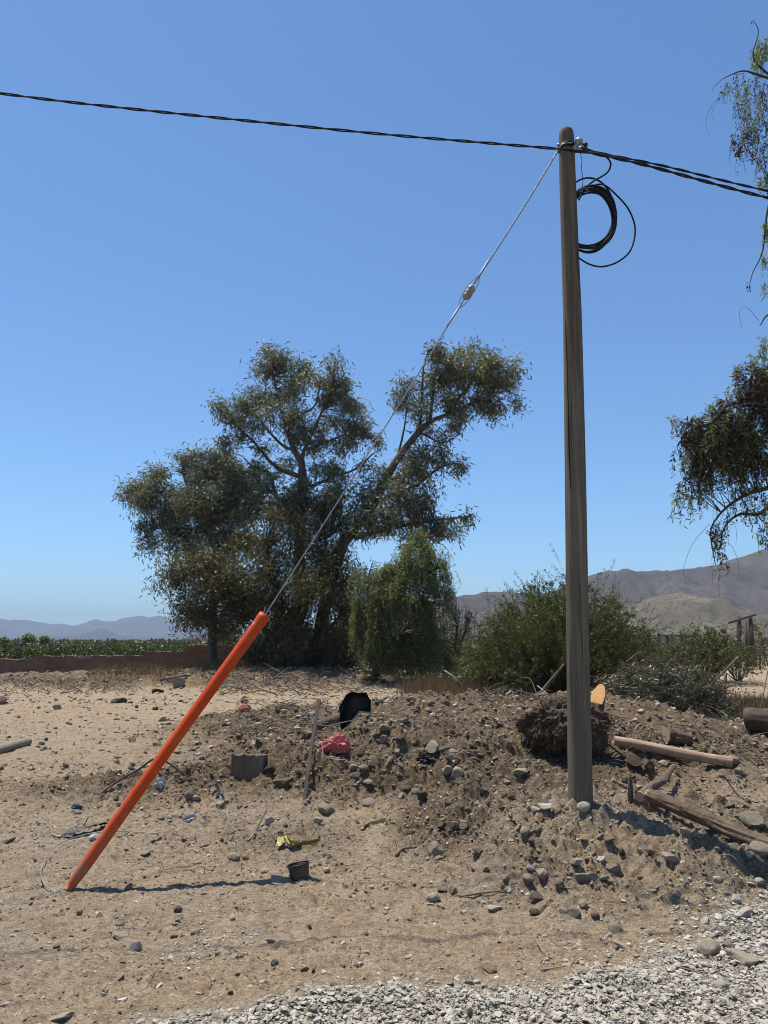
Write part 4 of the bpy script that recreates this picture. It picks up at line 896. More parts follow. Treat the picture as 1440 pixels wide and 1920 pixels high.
# keep the upper end of the guard on the straight run of the wire
def guy():
    t = thing('guy_wire', 'steel guy wire slanting from the pole top down into the orange guard', 'guy wire')
    m_w = simple("galvanised_wire", (0.30, 0.31, 0.32), (0.40, 0.41, 0.42), 60, 0.55, 0.1, metal=0.3)
    def strandrope(a, b, r, name):
        a, b = np.array(a), np.array(b); L_ = np.linalg.norm(b - a); n = int(L_ / 0.02); u = np.linspace(0, 1, n)[:, None]; q = a + (b - a) * u
        q[:, 2] -= 0.02 * np.sin(u[:, 0] * np.pi)
        d = (b - a) / L_; s = np.cross(d, [0, 1.0, 0]); s /= np.linalg.norm(s); v = np.cross(d, s); m = MB()
        for k in range(3):
            o = u[:, 0] * L_ / 0.11 * 2 * np.pi + k * 2.094
            m.tube(q + (np.cos(o) * r * 0.55)[:, None] * s + (np.sin(o) * r * 0.55)[:, None] * v, r * 0.62, 5, False)
        m.build(name, m_w, t, True)
    f = 0.0
    d = WTOP - GTOP
    def at(py):
        lo, hi = 0.0, 1.0
        for _ in range(40):
            mid = (lo + hi) / 2; q = GTOP + d * mid; r_ = q - Vector((0, 0, CAM_H)); b = (-r_.y * math.sin(PITCH) + r_.z * math.cos(PITCH)) / (r_.y * math.cos(PITCH) + r_.z * math.sin(PITCH))
            if 960 - b * FPX > py: lo = mid
            else: hi = mid
        return GTOP + d * lo
    i0, i1 = at(562), at(532)
    strandrope(i1, WTOP, 0.0068, 'upper_wire'); strandrope(GB + Vector((0, 0, 0.02)), GTOP, 0.008, 'anchor_rod'); strandrope(GTOP, i0, 0.0052, 'lower_wire')
    # strain insulator: ribbed porcelain egg with wire loops
    e = (i1 - i0).normalized(); c0 = i0 + e * 0.0; m = MB(); Ln = (i1 - i0).length
    fr = np.linspace(0, 1, 13); pr = [0.016, 0.026, 0.032, 0.032, 0.027, 0.032, 0.032, 0.027, 0.032, 0.032, 0.029, 0.024, 0.014]
    m.tube([i0 + e * Ln * (0.05 + 0.85 * q) for q in fr], pr, 12); ins = m.build('insulator', simple("porcelain", (0.30, 0.26, 0.22), (0.42, 0.38, 0.33), 12, 0.45, 0.1), t, True)
    sd_ = e.cross(Vector((0, 1, 0))).normalized()
    for sgn, a, b in ((1, i0 - e * 0.10, i0 + e * Ln * 0.75), (-1, i1 + e * 0.10, i0 + e * Ln * 0.25)):
        m = MB(); dd = (b - a)
        m.tube(spline([a, a + dd * 0.4 + sd_ * 0.03, a + dd * 0.9 + sd_ * 0.034, b + sd_ * 0.0 + dd * 0.12, a + dd * 0.9 - sd_ * 0.034, a + dd * 0.4 - sd_ * 0.03, a], 36), 0.0034, 5); m.build('wire_loop', m_w, ins, True)
    for (a, b) in ((i0 - e * 0.28, i0 - e * 0.04), (i1 + e * 0.04, i1 + e * 0.26)):
        m = MB(); m.tube([a, a + (b - a) * 0.2, b], [0.0065, 0.0085, 0.009], 8); m.build('wire_grip', m_w, t, True)
    m = MB(); m.tube(spline([WTOP + d.normalized() * -0.1, WTOP, pole_center(279) + Vector((-0.05, -0.06, 0)), pole_center(279) + Vector((0.03, -0.085, 0.0))], 14), 0.006, 5); m.build('pole_loop', m_w, t, True)
    return m_w
m_wire = guy()
def guard():
    t = thing('guy_guard', 'long bright orange plastic guard sleeve over the foot of the guy wire', 'guy guard')
    k = NM("orange_plastic"); n_ = k.noise(1.2, 4, 0.6); c_ = k.ramp(n_, [(0.3, (0.68, 0.066, 0.008)), (0.7, (0.80, 0.105, 0.013))])
    sx = k.n('ShaderNodeSeparateXYZ'); k.l(k.tc.outputs['Object'], sx.inputs[0]); mr_ = k.n('ShaderNodeMapRange'); k.l(sx.outputs[2], mr_.inputs[0])
    mr_.inputs[1].default_value = 0.0; mr_.inputs[2].default_value = 0.55; mr_.inputs[3].default_value = 0.30; mr_.inputs[4].default_value = 0.02
    ad = k.n('ShaderNodeMath', operation='ADD'); k.l(mr_.outputs[0], ad.inputs[0]); k.l(k.noise(14, 6, 0.7), ad.inputs[1])
    c_ = k.mix(k.ramp(ad.outputs[0], [(0.56, (0, 0, 0)), (0.85, (0.75, 0.75, 0.75))]), c_, (0.36, 0.25, 0.155))
    sc_ = k.noise(40, 3, 0.6, (0.35, 1, 0.35)); c_ = k.mix(k.ramp(sc_, [(0.66, (0, 0, 0)), (0.74, (0.4, 0.4, 0.4))]), c_, (0.62, 0.22, 0.10)); k.base(c_); k.rs(0.55, 0.2); k.bump(k.noise(25, 3, 0.5), 0.08, 0.004)
    a = np.array(GB) - 0.0; b = np.array(GTOP); ax = b - a; L_ = np.linalg.norm(ax); ax /= L_
    # open channel section: broad flat face to the viewer with rolled lips; open slot at the back lower side
    side = np.cross(ax, [0, -1.0, 0]); side /= np.linalg.norm(side); front = np.cross(side, ax)
    if front[1] > 0: front = -front
    up = side if side[2] > 0 else -side
    sec = []
    for th in np.linspace(math.radians(-200), math.radians(85), 26): sec.append((math.cos(th), math.sin(th)))
    W0, W1 = 0.039, 0.043
    def ring(p, sc, th):
        pts = []
        for (cx, sy) in sec: pts.append(p + (up * sy * 1.0 + front * cx * 0.9) * sc)
        for (cx, sy) in reversed(sec): pts.append(p + (up * sy * 1.0 + front * cx * 0.9) * (sc - th))
        return np.array(pts)
    N = 60; rows = []
    for i in range(N):
        f = i / (N - 1); p = a + ax * L_ * f; sc = W0 + (W1 - W0) * f
        if f < 0.06: sc *= 0.72 + 0.28 * f / 0.06
        if f > 0.972: sc *= 1.10
        sc *= 1 + 0.02 * math.sin(f * 9)
        rows.append(ring(p + up * 0.004 * math.sin(f * 3.1), sc, 0.004))
    m_ = len(rows[0]); V = np.concatenate(rows); i = np.arange(N - 1)[:, None] * m_; j = np.arange(m_)[None]; j2 = (j + 1) % m_
    Q = [np.stack([i + j, i + j2, i + m_ + j2, i + m_ + j], -1).reshape(-1, 4)]
    h = len(sec); e = np.arange(h - 1)
    for b0 in (0, (N - 1) * m_): Q.append(np.stack([b0 + e, b0 + e + 1, b0 + m_ - 2 - e, b0 + m_ - 1 - e], -1))
    slv = np_mesh('sleeve', V, [np.concatenate(Q)], k.m, t, True)
    mw = simple("white_sticker", (0.65, 0.65, 0.65), (0.75, 0.75, 0.75), 10, 0.5, 0)
    c = a + ax * L_ * 0.952; m = MB(); e0 = up * math.sin(R(50)) + front * math.cos(R(50)) * 0.9; tn = up * math.cos(R(50)) - front * math.sin(R(50))
    m.add([c + e0 * 0.0435 + q * ax * 0.011 + s * tn * 0.011 for q, s in ((-1, -1), (1, -1), (1, 1), (-1, 1))], [(0, 1, 2, 3)]); m.build('sticker', mw, slv)
    m = MB(); 
    for q in (-0.024, 0.02): m.tube(spline([b + up * q - ax * 0.03, b + up * q * 1.2 + ax * 0.03, b + up * (q + 0.015) + ax * 0.045], 8), 0.005, 5)
    m.build('clip', M['steel'], t, True)
guard()
#@@LITTER
# ------------------------------------------------------------------ wires and cables on the ground
def ground_tube(name, label, pxs, r, mat, cat, lift=0.0, n=40, k=6, part=None, group=None):
    pts = []
    for q in pxs:
        p = G(q[0], q[1]); p.z += r * 0.8 + (q[2] if len(q) > 2 else lift); pts.append(p)
    m = MB(); sp = spline(pts, n); m.tube(sp, r, k, True, 0.12 if np.size(r) > 1 or k > 6 else 0)
    return tag(m.build(name, mat, None, True), label, cat, group)
ground_tube('steel_wire_loop', 'loose loop of thin steel wire beside the foot of the orange guard', [(122, 1668), (105, 1674, .01), (86, 1668, .02), (76, 1645, .03), (90, 1612, .05), (120, 1590, .05), (160, 1575, .04), (200, 1567, .03), (260, 1563, .01), (330, 1566)], 0.0035, m_wire, 'wire')
pA, pB_, pC = G(186, 1490), G(300, 1470), G(368, 1462)
m = MB(); m.tube(spline([pA, P(225, 1462, pA.y + 0.1), P(258, 1444, pA.y + 0.2), P(292, 1422, pA.y + 0.25), P(318, 1432, pA.y + 0.3), P(345, 1452, pA.y + 0.3), pC], 40), [0.010, 0.011, 0.008], 7, True, 0.1)
tag(m.build('bent_branch', M['bark_dark'], None, True), 'thin dark branch arched over the ground behind the orange guard', 'branch')

# ------------------------------------------------------------------ logs
M['log_bark'] = simple("log_bark", (0.075, 0.048, 0.030), (0.24, 0.165, 0.105), 9, 0.9, 0.8, 26, 0.02, (1, 1, 1))
M['peeled'] = simple("peeled_wood", (0.40, 0.25, 0.16), (0.56, 0.39, 0.28), 6, 0.75, 0.3, 30, 0.006)
M['cutwood_plain'] = simple("fresh_cut_wood", (0.66, 0.32, 0.11), (0.80, 0.46, 0.20), 20, 0.75, 0.3, 60, 0.004)
def rings_mat():
    k = NM("fresh_cut_rings"); wv = k.n('ShaderNodeTexWave', wave_type='RINGS', rings_direction='SPHERICAL'); wv.inputs['Scale'].default_value = 22; wv.inputs['Distortion'].default_value = 2.0; wv.inputs['Detail'].default_value = 3
    k.l(k.tc.outputs['Generated'], wv.inputs['Vector']); mp = k.n('ShaderNodeMapping'); mp.inputs['Location'].default_value = (-0.5, -0.5, -0.5); k.l(k.tc.outputs['Generated'], mp.inputs['Vector']); k.l(mp.outputs[0], wv.inputs['Vector'])
    wv.inputs['Scale'].default_value = 5; c = k.ramp(wv.outputs['Fac'], [(0.2, (0.62, 0.29, 0.10)), (0.8, (0.84, 0.49, 0.22))])
    c = k.mix(0.6, c, k.ramp(k.noise(30, 5, 0.7), [(0.3, (0.35, 0.34, 0.33)), (0.7, (0.65, 0.65, 0.65))]), 'OVERLAY'); k.base(c); k.rs(0.8, 0.2); k.bump(k.noise(60, 4, 0.6), 0.4, 0.004); return k.m
M['cutwood'] = rings_mat()
M['grey_log'] = simple("grey_log_wood", (0.20, 0.18, 0.13), (0.34, 0.30, 0.22), 5, 0.9, 0.5, 26, 0.01)
def log(name, label, a, b, r0, r1, mat, za=None, zb=None, wob=0.12, bend=0.03, endmat=None, k=18):
    t = thing(name, label, 'log')
    a = Vector(a); b = Vector(b); d = b - a; n = 26; pts = []; ln = d.length; s = d.cross(Vector((0, 0, 1))).normalized()
    for i in range(n):
        f = i / (n - 1); pts.append(a + d * f + s * bend * ln * math.sin(f * 5) * 0.5 + Vector((0, 0, bend * ln * 0.4 * math.sin(f * 7))))
    rads = [r0 + (r1 - r0) * i / (n - 1) + 0.04 * r0 * math.sin(i * 0.55) for i in range(n)]
    sp = spline(pts, 160); m = MB(); m.tube(sp, rads, 44, False); V = m.V[0]; nn = len(sp); cen = np.repeat(sp, 44, 0); ang = np.tile(np.arange(44) * 2 * np.pi / 44, nn); lon = np.repeat(np.linspace(0, ln, nn), 44)
    sd = random.random() * 40
    dsp = 1 + wob * (0.5 * perlin(np.cos(ang) * 1.6 + sd, np.sin(ang) * 1.6 + lon * 2.2, 5) + 0.45 * perlin(np.cos(ang) * 5 + sd, np.sin(ang) * 5 + lon * 3.0, 7) + 0.3 * perlin(np.cos(ang) * 10, np.sin(ang) * 10 + lon * 5 + sd, 9) - 0.9 * np.exp(-(np.angle(np.exp(1j * (ang - 2.2 - 0.5 * np.sin(lon * 2 + sd)))) / 0.13) ** 2))
    m.V[0] = cen + (V - cen) * dsp[:, None]; m.build('bark', mat, t, True)
    for e, q, rr in ((pts[0], (pts[0] - pts[1]).normalized(), rads[0]), (pts[-1], (pts[-1] - pts[-2]).normalized(), rads[-1])):
        m = MB(); m.tube([e - q * 0.02, e + q * 0.003], rr * 0.985, k, True); m.build('cut_end', endmat or M['peeled'], t)
    return t
def gz(p, dz): return Vector((p.x, p.y, p.z + dz))
a = G(1216, 1512); b = G(1445, 1608); e = b + (b - a) * 0.7
log('split_log', 'thick split brown log lying across the right edge in front of the mound', gz(a, 0.085), Vector((e.x, e.y, Hs(e.x, e.y) + 0.10)), 0.046, 0.062, M['log_bark'], wob=0.4, bend=0.012)
a = G(1200, 1506); b = G(1268, 1466)
log('broken_log', 'short broken brown branch piece angled up behind the split log', gz(a, 0.05), gz(b, 0.13), 0.040, 0.026, M['log_bark'], wob=0.3, bend=0.02)
a = G(1152, 1396); b = G(1372, 1438)
log('peeled_log', 'long pinkish peeled log lying on the ground right of the root ball', gz(a, 0.05), gz(b, 0.05), 0.058, 0.062, M['peeled'], wob=0.08, bend=0.008)
a = G(1250, 1394); b = G(1293, 1396)
log('short_log', 'short dark log section under the cut brush pile', gz(a, 0.09), gz(b, 0.07), 0.10, 0.085, M['log_bark'])
a = G(1402, 1370); b = G(1480, 1376)
log('thick_log', 'thick dark log at the right edge beside the dry grass', gz(a, 0.16), gz(b, 0.16), 0.17, 0.18, M['bark_dark'], endmat=M['bark_dark'])
a = G(52, 1398); b = G(-60, 1432)
log('pole_section', 'grey-brown round timber length lying at the left edge', gz(a, 0.06), gz(b, 0.06), 0.062, 0.07, M['grey_log'], wob=0.04, bend=0.003, endmat=M['grey_log'])
a = G(590, 1376); b = G(655, 1352)
log('bent_log', 'short bent brown log under the black plastic tub', gz(a, 0.06), gz(b, 0.11), 0.06, 0.07, M['log_bark'])
a = G(1000, 1352); b = G(1035, 1338)
p = G(1182, 1502); m = MB(); m.tube([p - Vector((0, 0, .05)), p + Vector((0.005, 0, 0.1)), P(1182, 1452, p.y)], [0.024, 0.021, 0.004], 7, True, 0.2); tag(m.build('wooden_stake', M['bark_dark'], None, False), 'short pointed dark stake standing upright just right of the pole', 'stake')
t_ = G(5, 1320); o = place_rock(t_.x - 0.05, t_.y, 0.34, 'stone_red', 'cobble', 'rounded dark red-brown lump cut by the left edge', name='clay_lump', hz=1.15)

# ------------------------------------------------------------------ uprooted stump
def root_ball():
    c = G(1072, 1432); c.y += 0.25; c.z = Hs(c.x, c.y); s = mpp(c.y, .3)
    t = thing('uprooted_stump', 'uprooted stump with a big shaggy brown root ball and an orange sawn stem', 'stump')
    bm = bmesh.new(); bmesh.ops.create_icosphere(bm, subdivisions=5, radius=1.0); V = np.array([v.co[:] for v in bm.verts])
    n1 = perlin(V[:, 0] * 2 + 3, V[:, 1] * 2 + V[:, 2] * 2.3, 2); n2 = perlin(V[:, 0] * 6, V[:, 1] * 6 + V[:, 2] * 5, 5); n3 = perlin(V[:, 0] * 17, V[:, 1] * 15 + V[:, 2] * 16, 8)
    W = V * (1 + 0.16 * n1 + 0.12 * n2 + 0.07 * n3)[:, None] * np.array([78 * s, 70 * s, 56 * s])
    cen = np.array([c.x, c.y, c.z + 46 * s])
    for v, q in zip(bm.verts, W): v.co = Vector(q + cen)
    mr = simple("root_soil", (0.05, 0.034, 0.022), (0.15, 0.10, 0.062), 12, 0.95, 0.8, 40, 0.02)
    rm = from_bm('root_mass', bm, mr, t, False)
    mf = simple("root_fibre", (0.09, 0.055, 0.035), (0.22, 0.145, 0.09), 15, 0.9, 0.2); m = MB()
    idx = rng.integers(0, len(W), 2300)
    for i in idx:
        p = W[i] + cen; nrm = V[i]; d = nrm * 0.5 + rng.normal(size=3) * 0.7 + np.array([0, 0, -0.45]); d /= np.linalg.norm(d); L_ = rng.uniform(0.03, 0.13)
        m.tube([p - nrm * 0.02, p + d * L_ * 0.5, p + d * L_ + rng.normal(size=3) * 0.015 + (0, 0, -0.012)], [0.0035, 0.0028, 0.001], 3, False)
    m.build('fine_roots', mf, rm)
    for (x0, y0, x1, y1, x2, y2, r) in ((1120, 1380, 1172, 1420, 1215, 1455, 0.012), (1100, 1440, 1108, 1470, 1125, 1505, 0.012), (1000, 1400, 985, 1420, 978, 1450, 0.012), (1115, 1420, 1150, 1440, 1195, 1425, 0.011), (1190, 1418, 1205, 1440, 1210, 1470, 0.013), (1040, 1360, 1020, 1330, 1012, 1310, 0.010)):
        m = MB(); Yq = c.y - 0.15; m.tube(spline([P(x0, y0, Yq), P(x1, y1, Yq - 0.1), P(x2, y2, Yq - 0.2)], 14), [r, r * 0.8, r * 0.4], 6, True, 0.2); m.build('root', M['bark_dark'], t, True)
    # stem
    a = np.array(P(1108, 1395, c.y + 0.05)); b = np.array(P(1119, 1310, c.y + 0.10))
    m = MB(); m.tube(spline([a, (a + b) / 2 + (0.01, 0, 0), b - (b - a) * 0.02], 10), [0.125, 0.10, 0.09], 20, False, 0.06)
    V = m.V[0]; k = 20; nrm = np.array([-0.45, -0.62, 0.55]); nrm /= np.linalg.norm(nrm); ax = (b - a) / np.linalg.norm(b - a)
    ring = V[-k:]; cc = ring.mean(0)
    ring2 = ring - ((ring - cc) @ nrm / (ax @ nrm))[:, None] * ax
    V[-k:] = ring2; stem = m.build('stem', M['bark_dark'], t, True)
    f = MB(); f.add(np.concatenate([cc + (ring2 - cc) * 0.97 + nrm * 0.004, cc + (ring2 - cc) * 0.97 - nrm * 0.02, [cc + nrm * 0.006]]), [(i, i + k, (i + 1) % k + k, (i + 1) % k) for i in range(k)], [(i, (i + 1) % k, 2 * k) for i in range(k)])
    f.build('sawn_face', M['cutwood'], stem)
root_ball()

# ------------------------------------------------------------------ cut brush pile
def brush_pile():
    t = thing('brush_pile', 'heap of cut leafy branches with wilted grey-green leaves beside the thorn bush', 'brush pile')
    tm = MB(); cm = MB(); Y = 14.6
    for i in range(400):
        px = random.uniform(1140, 1365); top = np.interp(px, [1140, 1180, 1230, 1290, 1340, 1370], [1290, 1245, 1238, 1245, 1262, 1320]); py = random.uniform(top + 12, 1372)
        p = np.array(P(px, py, Y + rng.normal() * 0.5)); p[2] = max(p[2], Hs(p[0], p[1]) + 0.03)
        a = rng.random() * 6.28; d = np.array([math.cos(a), 0.6 * math.sin(a), rng.normal() * 0.35]); L_ = rng.uniform(0.3, 0.75)
        q = spline([p - d * L_ * 0.6, p + rng.normal(size=3) * 0.05, p + d * L_ * 0.55 + (0, 0, -0.06 * rng.random())], 14)
        q[:, 2] = np.maximum(q[:, 2], H(q[:, 0], q[:, 1]) + 0.01)
        tm.tube(q, [0.011, 0.007, 0.002], 4, False)
        n = 95 if i % 3 else 30; u = rng.uniform(0.35, 1, n); c = np.stack([np.interp(u, np.linspace(0, 1, len(q)), q[:, j]) for j in range(3)], 1) + rng.normal(size=(n, 3)) * 0.035
        dd = d * 0.8 + rng.normal(size=(n, 3)) * 0.7 + (0, 0, -0.25); cm.leaves(c, dd, 0.085 * (0.6 + 0.7 * rng.random(n)), 0.02)
    for (pts, r) in (([(1385, 1232), (1355, 1262), (1325, 1290), (1290, 1312)], 0.022), ([(1362, 1262), (1358, 1300), (1340, 1330)], 0.014), ([(1190, 1358), (1215, 1350), (1245, 1330), (1268, 1305)], 0.014), ([(1320, 1336), (1370, 1352), (1390, 1378)], 0.016), ([(1175, 1240), (1195, 1225), (1212, 1222)], 0.008), ([(1150, 1320), (1185, 1335), (1200, 1352)], 0.010), ([(1440, 1255), (1432, 1300), (1425, 1330)], 0.010)):
        m = MB(); m.tube(spline([P(a, b, Y - 0.7) for a, b in pts], 16), [r, r * 0.5], 6, True, 0.15); m.build('bare_branch', M['twig_pale'] if r < 0.013 else M['twig'], t, True)
    dm = MB()
    for i in range(260):      # dead brown twiglets, some standing out of the heap
        px = random.uniform(1130, 1375); py = random.uniform(np.interp(px, [1130, 1200, 1290, 1375], [1290, 1226, 1232, 1300]), 1360)
        p = np.array(P(px, py, Y - 0.25 + rng.normal() * 0.4)); p[2] = max(p[2], Hs(p[0], p[1]) + 0.03); d = rng.normal(size=3) * np.array([1, 0.6, 0.6]); d /= np.linalg.norm(d); L_ = rng.uniform(0.15, 0.55)
        q = spline([p, p + d * L_ * 0.5 + rng.normal(size=3) * 0.05, p + d * L_ + rng.normal(size=3) * 0.06], 10); tm.tube(q, [0.006, 0.0025], 4, False)
        n = 26; c = q[rng.integers(2, len(q), n)] + rng.normal(size=(n, 3)) * 0.03; dm.leaves(c, rng.normal(size=(n, 3)) + (0, 0, -0.4), 0.05, 0.016)
    dm.build('dead_foliage', M['dryleaf'], t)
    tm.build('branches', M['twig'], t, True); cm.build('foliage', M['cutleaf'], t)
brush_pile()

# leaning dead trunk and sticks by the thorn bush
def stick(label, pts, r, mat='twig', name='stick', Y=None):
    q = []
    for p in pts:
        if len(p) == 3: q.append(P(p[0], p[1], p[2]))
        else:
            g = G(p[0], p[1]); g.z += 0.01; q.append(g)
    m = MB(); m.tube(spline(q, 16), [r, r * 0.85, r * 0.55], 6, True, 0.2)
    return tag(m.build(name, M[mat], None, True), label, 'stick')
stick('thick leaning bare branch at the foot of the thorn bush left of the pole', [(1006, 1310, 17.5), (1030, 1280, 17.5), (1058, 1245, 17.6)], 0.05, 'bark', 'leaning_branch')
stick('thin pale stick leaning on the rubble left of the root ball', [(1008, 1286, 14.5), (1030, 1305, 14), (1052, 1330, 13.2)], 0.012, 'twig_pale')
stick('rusty brown board end poking out of the dry grass left of the thorn bush', [(850, 1274, 22), (872, 1290, 21.8)], 0.07, 'bark')
stick('pale stick rising from dry grass under the pepper tree', [(834, 1258, 24), (860, 1275, 23.5)], 0.03, 'twig_pale')
stick('curved pale twig standing up between the timber block and the yellow tape', [(465, 1579), (478, 1560, G(470, 1570).y + .02), (490, 1538, G(470, 1570).y + .06), (502, 1512, G(470, 1570).y + .1)], 0.009, 'twig_pale')
stick('small dark root curving out of the soil right of the yellow tape', [(742, 1607), (756, 1594), (778, 1590), (795, 1588)], 0.011, 'twig')
stick('thin straw-coloured stick lying on bare earth at the gravel edge', [(998, 1752), (1008, 1772), (1021, 1791)], 0.0045, 'twig_pale')
stick('pale curved vine stem lying on the gravel at right', [(1315, 1780), (1340, 1798), (1343, 1818), (1322, 1828), (1250, 1812)], 0.005, 'twig_pale')
stick('pale twig lying on the gravel near the bottom right corner', [(1362, 1888), (1400, 1898), (1432, 1908)], 0.006, 'twig_pale')
stick('short pale twig on the gravel in the middle of the bottom edge', [(1012, 1822), (1032, 1820), (1052, 1816)], 0.005, 'twig_pale')
stick('long thin dark twig curving over the dirt at the right edge', [(1358, 1455, G(1358, 1490).y), (1378, 1485), (1400, 1503), (1440, 1508)], 0.007, 'bark_dark')
stick('dark stick lying on rubble right of the red bag', [(826, 1412), (850, 1405), (900, 1428)], 0.02, 'twig')
stick('weathered stick lying among rubble below the red bag', [(585, 1414), (620, 1415), (650, 1412)], 0.010, 'twig')
stick('thin dark twig stuck in the dirt left of the orange guard', [(155, 1551), (160, 1543, G(155, 1551).y + .02), (166, 1531, G(155, 1551).y + .03)], 0.006, 'bark_dark')
stick('fine brown twig across the soil in front of the pole mound', [(860, 1685), (900, 1678), (945, 1672), (965, 1665)], 0.006, 'twig')
stick('brown twig angled down from the rocks in front of the pole', [(1010, 1714), (1025, 1698), (1032, 1688)], 0.004, 'bark_dark')
stick('pale branch lying in the shade under the tree clump', [(450, 1282), (500, 1272), (560, 1268)], 0.035, 'twig_pale')
stick('grey branch slanting in the shade right of the dark tree', [(636, 1250, 27.5), (660, 1268, 27.2), (680, 1282, 27)], 0.03, 'twig')
stick('long pale branch lying along the foot of the mud wall', [(300, 1276), (350, 1266), (395, 1256, 33)], 0.05, 'twig_pale')

# ------------------------------------------------------------------ litter
def crumple(name, label, px, py, wpx, hpx, mat, cat, seed, amp=0.28, dy=1.0, hang=0.0, freq=2.2):
    c = G(px, py); s = mpp(c.y, c.z + 0.1); bm = bmesh.new(); bmesh.ops.create_icosphere(bm, subdivisions=5, radius=1.0); V = np.array([v.co[:] for v in bm.verts])
    f = lambda q, sd: 1 - np.abs(perlin(V[:, 0] * q + seed, V[:, 1] * q + V[:, 2] * q * 0.9 + seed * 2, sd)) * 2
    k = 1 + amp * perlin(V[:, 0] * 1.3 + seed, V[:, 1] * 1.3 + V[:, 2] * 1.5, seed % 30) * 1.5 + amp * 0.5 * f(freq, 3) + amp * 0.3 * f(freq * 2.3, 6) - amp * 0.4
    W = V * k[:, None]; W[:, 2] = np.where(W[:, 2] < -0.25, -0.25 - (W[:, 2] + 0.25) * -0.35, W[:, 2])
    W = W / (W.max(0) - W.min(0)) * np.array([wpx * s, wpx * s * 0.75 * dy, hpx * s]); W[:, 2] -= W[:, 2].min() + 0.15 * hpx * s
    for v, q in zip(bm.verts, W): v.co = Vector(q)
    o = from_bm(name, bm, mat, None, False); o.location = (c.x, c.y + wpx * s * 0.3, c.z); return tag(o, label, cat)
def plast(name, c1, c2, rough=0.4, sc=6): return simple(name, c1, c2, sc, rough, 0.4, 22, 0.01, spec=0.5)
m_red = plast("red_sack", (0.50, 0.085, 0.085), (0.66, 0.16, 0.15), 0.6); m_pink = plast("pink_sack", (0.55, 0.17, 0.16), (0.68, 0.26, 0.24), 0.6)
m_blackp = plast("black_plastic", (0.008, 0.008, 0.009), (0.018, 0.018, 0.019), 0.6)
m_white = plast("white_plastic", (0.42, 0.42, 0.42), (0.62, 0.62, 0.60), 0.5); m_teal = plast("teal_rag", (0.03, 0.10, 0.115), (0.06, 0.17, 0.19), 0.8)
m_yel = plast("yellow_tape", (0.34, 0.31, 0.07), (0.46, 0.42, 0.11), 0.5)
crumple('red_bag', 'crumpled red plastic sack lying on the rubble below the black tub', 628, 1412, 58, 40, m_red, 'bag', 3, 0.3)
crumple('pink_bag', 'small crumpled pink plastic bag at the far left of the rubble', 457, 1335, 24, 13, m_pink, 'bag', 8, 0.25)
crumple('white_bag', 'crumpled white plastic bag just right of the orange guard on the low bank', 297, 1482, 24, 26, m_white, 'bag', 11, 0.4)
crumple('white_bag', 'small grey-white crumpled bag on the dirt below the low bank', 352, 1542, 26, 18, m_white, 'bag', 14, 0.4)
crumple('dark_bag', 'black crumpled plastic bag among the rubble left of the pole', 798, 1432, 36, 26, m_blackp, 'bag', 17, 0.4)
crumple('teal_rag', 'small teal rag lying left of the orange guard', 141, 1518, 22, 11, m_teal, 'rag', 19, 0.35)
crumple('pink_rag', 'pale pink scrap of cloth lying against the teal rag', 143, 1526, 16, 8, plast("pink_cloth", (0.5, 0.36, 0.31), (0.6, 0.45, 0.4), 0.8), 'rag', 23, 0.35)
crumple('white_scrap', 'tiny white and blue litter scrap left of the pole hollow', 617, 1611, 10, 10, m_white, 'scrap', 29, 0.3)

def ribbon(name, label, pxs, wd, mat, cat, seed, lift=0.015, tw=1.0):
    r = np.random.default_rng(seed); pts = []
    for q in pxs:
        p = G(q[0], q[1]); p.z += q[2] if len(q) > 2 else lift; pts.append(p)
    sp = spline(pts, 46); n = len(sp); t = np.gradient(sp, axis=0); t /= np.linalg.norm(t, axis=1)[:, None]
    a = np.cumsum(r.normal(size=n) * 0.22 * tw); s = np.cross(t, [0, 0, 1.0]); s /= np.linalg.norm(s, axis=1)[:, None]; u = np.cross(s, t)
    d = np.cos(a)[:, None] * s + np.sin(a)[:, None] * u; nn = np.cross(d, t); rows = []
    for k_ in range(7):
        f = k_ / 6 - 0.5; rows.append(sp + d * wd * f + nn * 0.12 * wd * math.cos(f * 9) * np.sin(np.arange(n) * 0.9 + k_)[:, None])
    top = np.stack(rows, 1).reshape(-1, 3); bot = top - np.repeat(nn, 7, 0) * 0.0015; V = np.concatenate([top, bot]); N7 = n * 7
    i = np.arange(n - 1)[:, None] * 7; j = np.arange(6)[None]; A = np.stack([i + j, i + j + 1, i + 8 + j, i + 7 + j], -1).reshape(-1, 4)
    return tag(np_mesh(name, V, [A, A[:, ::-1] + N7], mat, None, True), label, cat)
ribbon('yellow_tape', 'crumpled yellow warning tape lying in the hollow', [(518, 1575, .03), (526, 1584, .05), (522, 1594, .03), (534, 1586, .07), (546, 1595, .03), (540, 1584, .05), (552, 1590, .03), (572, 1586, .02), (598, 1579, .02)], 0.05, m_yel, 'tape', 21, tw=0.8)
ribbon('yellow_tape', 'short faded yellow tape strip lying right of the crumpled yellow tape', [(676, 1556, .005), (690, 1549, .012), (706, 1545, .015), (726, 1541, .02)], 0.035, plast("faded_tape", (0.36, 0.30, 0.07), (0.46, 0.39, 0.11), 0.6), 'tape', 6)
ribbon('black_sheet', 'torn strip of black plastic sheet left of the orange guard', [(124, 1572, .01), (140, 1565, .04), (165, 1561, .05), (190, 1556, .05), (205, 1548, .02), (215, 1543, .01)], 0.09, m_blackp, 'plastic sheet', 9, tw=0.4)
